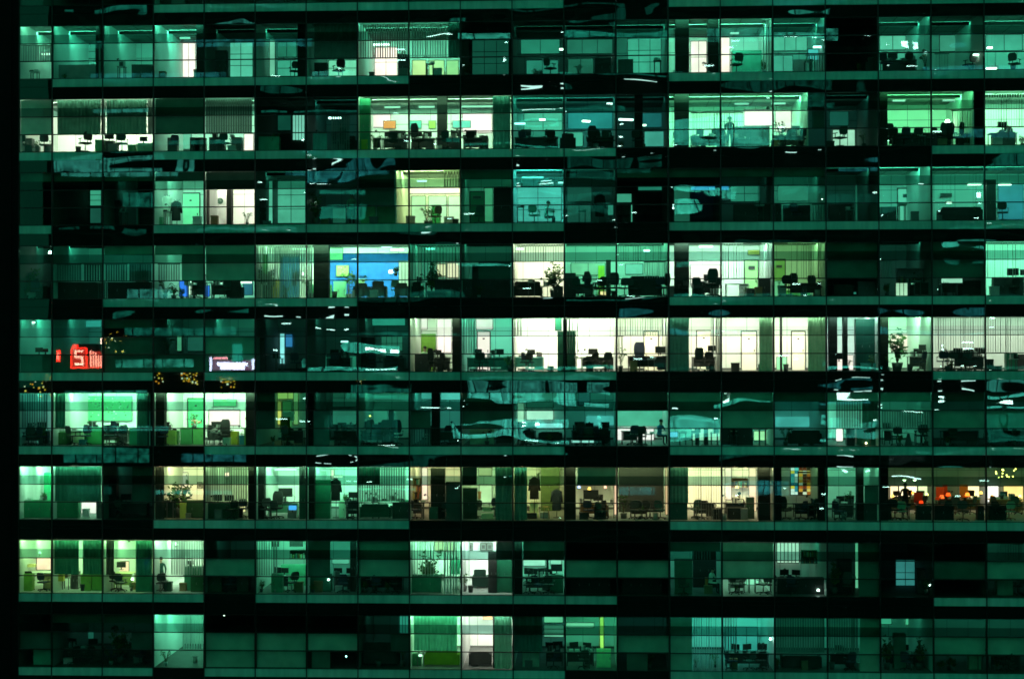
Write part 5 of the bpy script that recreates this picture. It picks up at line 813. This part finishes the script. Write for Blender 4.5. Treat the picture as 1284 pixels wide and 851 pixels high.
R(8, 384, 449, '#2F9070', 'teal room with tall dark cupboard', k=.9); S(8, 6, 6, 'UM', 1, x1=414); cabinet(8, 386, 415, .9, .9, '#1F6A54', 'teal low cabinet'); cabinet(8, 439, 446, 1, 2.6, .02, 'narrow black cabinet'); patch(8, 417, 700, 438, 706, '#4FB890', d=5.8, fr=.01); work(8, 418, 447, 1.2, n_mon=2, n_ch=1); globe(8, 412, 726, .6, .06, '#E8FFF8', 12, 'tiny white lamp'); plant(8, 393, .7, .7)
R(8, 449, 514, '#175A46'); S(8, 7, 7, 'UM', 0); plant(8, 458, .6, .9); plant(8, 470, .7, .9); plant(8, 486, .6, .8); work(8, 452, 505, 1, n_mon=2, n_ch=2)
R(8, 514, 578, '#9FF8C0', 'bright mint room with big plant', k=1.4); VB(8, 515, 545, 'UM', .3, 72); plant(8, 541, 1.3, 2.0, 'tall', desc='large spreading indoor plant'); plant(8, 536, 1.6, 1.7, 'tall', desc='second large leafy plant'); cabinet(8, 516, 553, .8, .9, '#1F6A54', 'dark teal low cabinet', nd=3); VB(8, 556, 574, 'UML', .6, 50); patch(8, 545, 677, 570, 690, '#C0F0A0', d=5.8, grid=(5, 1)); coat(8, 571, 700, 1.8, .8, '#3F9A80', 'teal hanging jacket')
R(8, 578, 643, '#E0FFE4', 'white gallery room with armchair', k=1.4, floor=.5); 
for a, b in ((585, 593), (602, 610), (610, 618)): picture(8, a, 680, b, 690, .15, .04, d=5.7)
picture(8, 586, 677, 591, 683, .7, .3, d=5.6, desc='small pale print above frame') if False else None
cabinet(8, 612, 623, .8, 2.1, .02, 'tall black cabinet'); sofa(8, 592, 612, 2.4, h=1.0, col='#143028', desc='dark wide armchair'); cabinet(8, 618, 642, .9, 2.0, '#1A5A44', 'teal cupboard', nd=3); plant(8, 582, 1.3, 1.3); column(8, 620, 643, .4, .02, .1) if False else None; S(8, 9, 9, 'U', 2, x0=622)
R(8, 643, 708, '#4FB890', 'mint room with stacked monitors', k=1.0); column(8, 645, 655, .4, .015); column(8, 685, 688, 1.5, .02, .1); work(8, 658, 692, 1.1, n_mon=4, n_ch=3, cl=4); monitor(8, 698, 1.2, fz(8) + .98, w=.6); patch(8, 656, 701, 684, 709, '#8FE8C0', d=5.8); patch(8, 690, 701, 704, 709, '#7FD8B0', d=5.8); cabinet(8, 690, 706, .9, .9, '#1F5A48', 'teal cabinet'); S(8, 10, 10, 'U', 1, x0=656)
R(8, 708, 838, None); S(8, 11, 12, 'M', 0); cabinet(8, 715, 765, .8, .88, .012, 'long black cabinet', nd=4); cabinet(8, 780, 830, .8, .88, .012, 'long black cabinet', nd=4)
R(8, 838, 904, '#2F8A70', 'dim teal room with white draped figure', k=.9); VB(8, 868, 892, 'U', .5); S(8, 13, 13, 'T', 1); cabinet(8, 846, 868, .6, 1.8, '#2F6A58', 'tall teal cupboard', nd=2); cabinet(8, 869, 900, 3, 1.9, .02, 'wide black cupboard', nd=3); person(8, 891, 1.2, 'sit', 'person in pale clothes sitting low', '#D8F0E0', rz=1.0); boxthing(8, 886, 1.0, .12, .5, '#E08040', 'small orange box', z=fz(8) + .3)
R(8, 904, 970, '#8FE8B8', 'room with mint glow under shade'); S(8, 14, 14, 'UM', 0); chair(8, 922, .7, s=1.1); chair(8, 927, 1.1); desk(8, 914, 935, 1.3, .8, .1, 'thin table'); chair(8, 957, .8, s=1.1, high=True); chair(8, 966, 1); patch(8, 936, 721, 952, 745, '#7FE0B0', d=4); patch(8, 930, 725, 936, 745, '#7FE0B0', d=4)
R(8, 970, 1037, '#1A6A50', 'dim room with bright blind window'); patch(8, 974, 678, 1002, 705, '#C0FFD8', s=1, grid=(6, 1), fr=.04, d=5.5); shelf(8, 1005, 1036, 3, 1.3, 2.0, '#1F6A50', 'teal shelf of folders', 2); work(8, 976, 1004, 1.2, n_mon=2, n_ch=1); cabinet(8, 975, 1036, .8, .85, .03, 'long dark cabinet', nd=5); globe(8, 1026, 739, .7, .07, '#F8FFF8', 10, 'flat white lamp'); chair(8, 962, .6) if False else None
R(8, 1037, 1103, '#0E3A2E'); patch(8, 1072, 678, 1076, 744, '#5FC090', d=3); S(8, 16, 16, 'UML', 1, x0=1077); plant(8, 1045, .9, 1.6, 'tall'); chair(8, 1062, .8, high=True); cabinet(8, 1050, 1068, 1.5, 1.7, .04, 'dark cupboard')
R(8, 1103, 1170, None); patch(8, 1123, 701, 1147, 747, '#2F7F78', s=1.0, d=4, name='round_topped_window', grid=(2, 2)); plant(8, 1162, .9, 1.2); cabinet(8, 1150, 1160, 1, 1.3, .03); globe(8, 1166, 733, .6, .035, '#F8FFF8', 20, 'pinpoint white lamp')
R(8, 1170, 1236, None); S(8, 18, 18, 'M', 1); R(8, 1236, 1370, '#114636'); S(8, 19, 19, 'M', 0); cabinet(8, 1250, 1270, .8, .8, '#4F8A78', 'pale teal cabinet'); VB(8, 1250, 1282, 'U', .1); chair(8, 1276, .9)
# ================================================================== floor 10
R(9, 23, 66, None); cabinet(9, 42, 65, .5, .85, '#3FA088', 'square teal chest', nd=1); patch(9, 24, 789, 29, 812, '#3FA888'); plant(9, 45, 1.5, 1.5, 'tall'); S(9, 0, 0, 'M', 2)
R(9, 66, 193, '#0F3A2E', 'dark room with dim furniture, tenth floor down'); patch(9, 68, 789, 78, 812, '#1F7058'); patch(9, 105, 790, 118, 805, '#145040'); S(9, 1, 2, 'T', 2); plant(9, 150, 1, 2.0, 'tall'); work(9, 80, 128, 1.2, n_mon=2, n_ch=2); work(9, 135, 188, 1.2, n_mon=2, n_ch=2); S(9, 2, 2, 'M', 2, x0=165)
R(9, 193, 257, '#5FD8A4', 'mint stairwell like room with blinds', k=1.0, floor=.06); VB(9, 229, 255, 'UM', .6, 45, .5); picture(9, 204, 780, 211, 800, .3, .5, d=5.5, desc='slim pale picture')
R(9, 257, 320, None); S(9, 4, 4, 'ML', 0); R(9, 320, 384, None); S(9, 5, 5, 'ML', 0); globe(9, 281, 771, .4, .03, '#F8F0D8', 10, 'tiny warm lamp')
R(9, 384, 449, None); S(9, 6, 6, 'M', 0); S(9, 6, 6, 'L', 1, x0=391, x1=414); globe(9, 434, 822, .5, .04, '#AFFFF0', 14, 'tiny aqua lamp')
R(9, 449, 514, '#0F3A2E'); patch(9, 501, 771, 512, 800, '#2F9A80', grid=(3, 1)); sofa(9, 455, 500, 1, h=1.2); plant(9, 505, .8, 1.3, 'airy'); S(9, 7, 7, 'M', 2, x0=490)
R(9, 514, 578, '#A0FFB8', 'mint room with olive bench', k=1.4); CU(9, 519, 573, 'UM', (.15, .5, .4), trans=.4); sofa(9, 532, 576, .9, h=.85, col='#7F9A28', desc='olive green upholstered bench'); globe(9, 527, 820, .8, .1, '#D8FFD8', 3, 'small white lamp'); cabinet(9, 516, 528, .9, .6, '#2F7A50', 'small green cabinet')
R(9, 578, 643, '#F4FFE4', 'white glowing room with black sofa, bottom row', k=1.15); sofa(9, 588, 616, 1.0, h=.75, desc='black sofa'); CU(9, 620, 642, 'UML', (.15, .5, .35), desc='green curtain'); column(9, 618, 621, .5, .02, .1); board(9, 606, 770, 617, 776, '#E09070', desc='small pinkish notice', d=4.5)
R(9, 643, 708, '#175A4C'); S(9, 10, 10, 'UM', 1, x1=680) if False else None; CU(9, 645, 680, 'UM', (.05, .22, .2)); 
R(9, 681, 756, '#5FC898', 'mint office with white wall stripe', k=1.0) if False else None
patch(9, 682, 771, 706, 780, '#6FD8A0', d=3); patch(9, 682, 783, 707, 798, '#5FB890', d=3, grid=(1, 3)); cabinet(9, 655, 676, .8, .85, '#8FB8A8', 'pale draped cabinet'); work(9, 684, 706, 1.1, n_mon=2, n_ch=1)
R(9, 708, 772, '#2F9A70', 'teal office with bright green cabinet', k=1); patch(9, 709, 780, 745, 786, '#7FE8B0', d=4); shelf(9, 709, 730, 4, 2.3, 2.75, '#1F5A40', 'dark wall shelf', 1); work(9, 710, 745, 1.1, n_mon=2, n_ch=1, cl=4); patch(9, 752, 771, 757, 812, '#90E860', d=2.5, s=1.1); cabinet(9, 748, 766, .8, .92, '#A8F0B0', 'bright pale green cabinet', nd=1)
R(9, 772, 838, '#0F4238'); S(9, 12, 12, 'M', 0); plant(9, 815, .8, .9); S(9, 12, 12, 'L', 1, x0=786, x1=812); sofa(9, 805, 835, 1.1)
R(9, 838, 970, '#2FA088', 'aqua room with sparkling blinds', k=1.0); S(9, 13, 13, 'UML', 0, x1=868); VB(9, 869, 903, 'UML', .4, 65); VB(9, 905, 925, 'UM', .3); globe(9, 909, 767, .5, .07, '#FFF8F8', 30, 'added lamp for reflected sparkle'); globe(9, 925, 768, .5, .10, '#FFF8F8', 30, 'large added lamp for reflected sparkle'); globe(9, 966, 800, .5, .06, '#E8FFFA', 24, 'small sparkling lamp'); patch(9, 908, 785, 950, 815, '#2A9A88', d=5, grid=(3, 1)); work(9, 910, 965, .9, n_mon=3, n_ch=3)  # two white lamps added to stand for bright reflection sparks
R(9, 970, 1103, '#1A7058', 'teal room with long striped blinds', k=1.1); VB(9, 971, 1034, 'UM', .3, 20, .2); VB(9, 1039, 1076, 'UM', .3, 25, .2); S(9, 16, 16, 'UML', 0, x0=1078); sofa(9, 980, 1030, .8, h=.7); plant(9, 975, .7, .8); work(9, 1040, 1074, .9)
R(9, 1103, 1170, '#17604A', 'dim teal plant room, bottom row'); patch(9, 1104, 772, 1118, 782, '#3FB088'); patch(9, 1135, 772, 1165, 783, '#4FC090', grid=(3, 1)); cabinet(9, 1121, 1136, 1, 1.8, '#2F7A68', 'teal cupboard', nd=1); plant(9, 1112, .8, 1.6, 'tall'); plant(9, 1152, .8, 1.5, 'tall'); work(9, 1110, 1160, 1.2)
R(9, 1170, 1370, '#12503E', 'shaded room, bottom right corner'); S(9, 18, 19, 'M', 0); plant(9, 1180, .7, .8); plant(9, 1195, .7, .8); cabinet(9, 1215, 1230, .9, .75, '#5F9A80', 'pale mint cabinet'); work(9, 1242, 1280, 1); plant(9, 1250, .8, .9)
S(10, 2, 6, 'M', 1); S(10, 12, 18, 'UM', 1)

# ------------------------------------------------------------------ the odds and ends every office keeps by the glass
ra = random.Random(44); spec = [0]
for (r, xa, xb, g, ph) in list(ROOMS):
    if r < 1 or r > 9: continue
    n = int((min(xb, 1290) - xa) / (26 if g > .25 else 40))
    for i in range(n):
        x = xa + 5 + (min(xb, 1288) - xa - 10) * (i + ra.uniform(.15, .85)) / n; k = ra.choice(['box', 'box', 'plant', 'bin', 'stack', 'chair', 'stack']); d_ = ra.uniform(.45, 1.3)
        if k == 'box': c = ra.choice([('pale', .5), ('dark', .03), ('brown', (.25, .16, .08)), ('grey', .2)]); boxthing(r, x, d_, ra.uniform(.3, .5), ra.uniform(.25, .6), c[1], c[0] + ' lidded storage box')
        elif k == 'plant': plant(r, x, d_, ra.uniform(.5, 1.0), ra.choice(['bushy', 'airy', 'palm']), desc='small leafy floor plant', potc=ra.choice([.05, .5, .2]))
        elif k == 'bin':
            t = thing('waste_bin', 'bin', 'small round waste bin', r, x, (X(r, x, d_), d_, fz(r) + .016), 'waste bins'); MB().bar((0, 0, 0), (0, 0, .34), .11, .15, dif(ra.choice([.05, .3, .1])), 12).build('bin_body', t); MB().bar((0, 0, .34), (0, 0, .36), .16, .16, dif(.05), 12).build('rim', t)
        elif k == 'chair': chair(r, x, d_, s=ra.uniform(.9, 1.1))
        else:
            h = ra.uniform(.55, .9); a, b, zt, dd = desk(r, x - 5, x + 5, d_, h, .1, 'small side table', .4, panel=False); clutter(r, x - 5, x + 5, d_ - .05, zt, 2, True, i)
# ------------------------------------------------------------------ rooms nobody lit: plain dark rooms between the others
for r in range(NR):
    segs = sorted(used[r]); x = XL; gaps = []
    for a, b in segs:
        if a - x > .25: gaps.append((x, a))
        x = max(x, b)
    if XR - x > .25: gaps.append((x, XR))
    z = fz(r)
    for a, b in gaps:
        a += .03; b -= .03; st = STOREY[r]; t = z + 3.04
        m = MB(); m.box(a, b, 6, 6.06, z, t, M_DW); m.box(a - .025, a, .1, 6.06, z, t, M_DW); m.box(b, b + .025, .1, 6.06, z, t, M_DW); m.build('interior_wall', st)
        MB().box(a, b, .06, 6, t, t + .04, M_DC).build('ceiling', st); MB().box(a, b, .06, 6, z - .005, z + .015, M_DFL).build('floor', st); MB().box(a, b, .06, .085, z + 2.79, t, M_MUL).build('bulkhead', st)
finish_labels()
# ------------------------------------------------------------------ the city behind the camera, seen only as reflections in the glass
YO = -112.0
def tower(name, label, x0, x1, y, dep, z1, seed, n, cols, wr=(2.5, 7)):
    rr = random.Random(seed)
    t = bpy.data.objects.new(name, None); COL.objects.link(t); t.location = ((x0 + x1) / 2, y, -52); t['label'] = label; t['category'] = 'building'
    w = (x1 - x0) / 2
    MB().box(-w, w, -dep, 0, 0, z1 + 52, dif(.02, .6)).build('wall', t)
    m = MB(); z = 3.5
    while z < z1 + 50: m.box(-w, w, .0, .25, z - .5, z - .1, dif(.12, .5)); z += 4
    m.build('ledge', t); fl = int((z1 + 52) / 4) - 1; cnt = 0
    for k in range(4, fl):
        x = -w + rr.uniform(1, 12)
        while x < w - 8 and cnt < 99:
            L_ = rr.uniform(4, 18); L_ = min(L_, w - 1 - x); c, s = rr.choice(cols); zz = k * 4
            m = MB(); m.box(x, x + L_, .02, .05, zz + .2, zz + rr.choice([.7, 1.2, 2.0]), emi(c, s, sample=False, var=.85)); q = x + rr.uniform(.5, 1.5)
            while q < x + L_ - .3: m.box(q, q + .14, .06, .12, zz + .1, zz + 3, dif(.02)); q += 2.6
            o = m.build('window', t); cnt += 1; x += L_ + rr.uniform(4, 26)
    return t
tower('office_tower', 'dark tower across the street, mirrored as wavy teal streaks', -40, 100, YO, 12, 34, 4, 0,
      [('#2FB09A', 2.6), ('#50D8C0', 3.2), ('#60E0D0', 3.0), ('#186A5C', 3), ('#186A5C', 3), ('#38A0A8', 3)])
def mirrored(px, py, y=YO + .5):
    """where the calm glass at this spot of the facade looks to: the sign really stands there, across the street"""
    x, z = at(px, py, 0); d = Vector((x - CX, -CY, z - CZ)); t = (y) / -d[1]
    return x + d[0] * t, z + d[2] * t
def neon(px, py, w, h, label, strokes, name='neon_sign'):
    x, z = mirrored(px, py); t = bpy.data.objects.new(name, None); COL.objects.link(t); t.location = (x, YO + .55, z); t['label'] = label; t['category'] = 'sign'
    MB().box(-w / 2, w / 2, -.2, -.05, -h / 2, h / 2, dif(.02)).build('backboard', t)
    for i, (a, b, c, d_, col, s) in enumerate(strokes): MB().box(a * w, b * w, i * .008, .12 + i * .008, c * h, d_ * h, emi(col, s * 1.3, sample=False)).build('stroke', t)
RED = '#FF2418'; PK = '#F0D0FF'
st = [(-.17, .19, -.5, .3, RED, 9), (.22, .56, -.5, .2, RED, 7), (-.5, -.40, -.2, .25, RED, 26), (-.48, -.43, -.12, .15, '#FF7060', 30), (-.12, .0, .38, .5, RED, 24), (-.15, .17, .30, .37, RED, 30), (-.17, .19, -.5, -.44, RED, 30), (-.17, -.13, -.44, .3, RED, 26), (.15, .19, -.44, .3, RED, 26)]
st += [(-.08, .1, .16, .24, '#FF9080', 34), (-.08, -.04, .0, .16, '#FF9080', 34), (-.08, .1, -.06, .02, '#FF9080', 34), (.06, .1, -.26, -.06, '#FF9080', 34), (-.08, .1, -.36, -.27, '#FFA090', 40)]
st += [(.25 + i * .062, .275 + i * .062, -.45, .25 - i * .05, '#FF8070', 36) for i in range(5)] + [(.22, .56, -.5, -.46, RED, 26), (.5, .54, .5, .8, '#FFB0A8', 34)]
neon(99, 447, 5.6, 2.9, 'bright red neon sign mirrored in the glass at far left', st)
neon(292, 456, 5.6, 1.7, 'pale pink neon boat shape mirrored in the glass', [(-.42, .42, -.45, .3, '#C070A0', 5), (-.25, .25, -.4, -.1, PK, 30), (-.32, .32, -.1, .15, PK, 30), (-.5, -.44, -.5, .5, PK, 22), (.42, .5, -.4, .4, PK, 22), (-.4, -.1, .35, .5, '#FF8090', 22), (.0, .2, .2, 1.4, '#2FA89A', 6)])
rr = random.Random(9)
for cx_, cy_, n, sx, sy in ((237, 475, 34, 10, 7), (286, 480, 26, 9, 7), (48, 483, 26, 18, 14), (200, 475, 12, 6, 8), (457, 484, 7, 8, 4), (145, 428, 16, 14, 14)):
    x, z = mirrored(cx_, cy_); t = bpy.data.objects.new('shop_lights', None); COL.objects.link(t); t.location = (x, YO + .5, z); t['group'] = 'city lights mirrored in the glass'; t['label'] = 'tiny amber city lights mirrored in window %d from left, floor %d' % (cx_ // 65 + 1, cy_ // 93 + 1); t['category'] = 'lights'; m = MB()
    for i in range(n):
        a = rr.uniform(-sx, sx) * .1; b = rr.uniform(-sy, sy) * .1; s_ = rr.uniform(.04, .11); m.box(a - s_, a + s_, 0, .05, b - s_, b + s_, emi(rr.choice(['#FFC030', '#FFD860', '#F8FFD0', '#FF9828']), 13, sample=False))
    m.build('bulbs', t)
rr = random.Random(21)
for i in range(150):      # office ceiling lamps glaring out of the tower across the street
    x, z = mirrored(rr.uniform(320, 1290), rr.uniform(40, 640)); t = bpy.data.objects.new('office_lamp', None); COL.objects.link(t); t.location = (x, YO + .4, z)
    t['label'] = 'glaring office lamp across the street, mirrored as white glint'; t['category'] = 'lamp'; t['group'] = 'lamps in the tower across the street'
    w_ = rr.uniform(.12, .7); MB().box(-w_, w_, 0, .1, -.08, .08, emi('#E8FFFA', 22, sample=False)).build('tube', t); MB().box(-w_, w_, -.05, 0, -.1, .12, dif(.1)).build('housing', t)
# ------------------------------------------------------------------ night sky
w = bpy.data.worlds.new('World'); SC.world = w; w.use_nodes = True; nt = w.node_tree; bg = nt.nodes['Background']
sky = nt.nodes.new('ShaderNodeTexSky'); sky.sky_type = 'NISHITA'; sky.sun_disc = False; sky.sun_elevation = math.radians(-4); sky.sun_rotation = math.radians(200)
mx = nt.nodes.new('ShaderNodeMix'); mx.data_type = 'RGBA'; mx.inputs[0].default_value = .97
nt.links.new(sky.outputs[0], mx.inputs[6]); mx.inputs[7].default_value = (.06, 1.0, .60, 1)      # town glow over a night sky
nt.links.new(mx.outputs[2], bg.inputs[0]); bg.inputs[1].default_value = .32
SC.view_settings.view_transform = 'Standard'; SC.view_settings.look = 'None'; SC.view_settings.exposure = 0; SC.view_settings.gamma = 1
cy = SC.cycles; cy.max_bounces = 10; cy.diffuse_bounces = 4; cy.glossy_bounces = 3; cy.transparent_max_bounces = 16; cy.transmission_bounces = 4
cy.caustics_reflective = False; cy.caustics_refractive = False; cy.sample_clamp_indirect = 4; cy.use_light_tree = True; cy.filter_width = 1.7
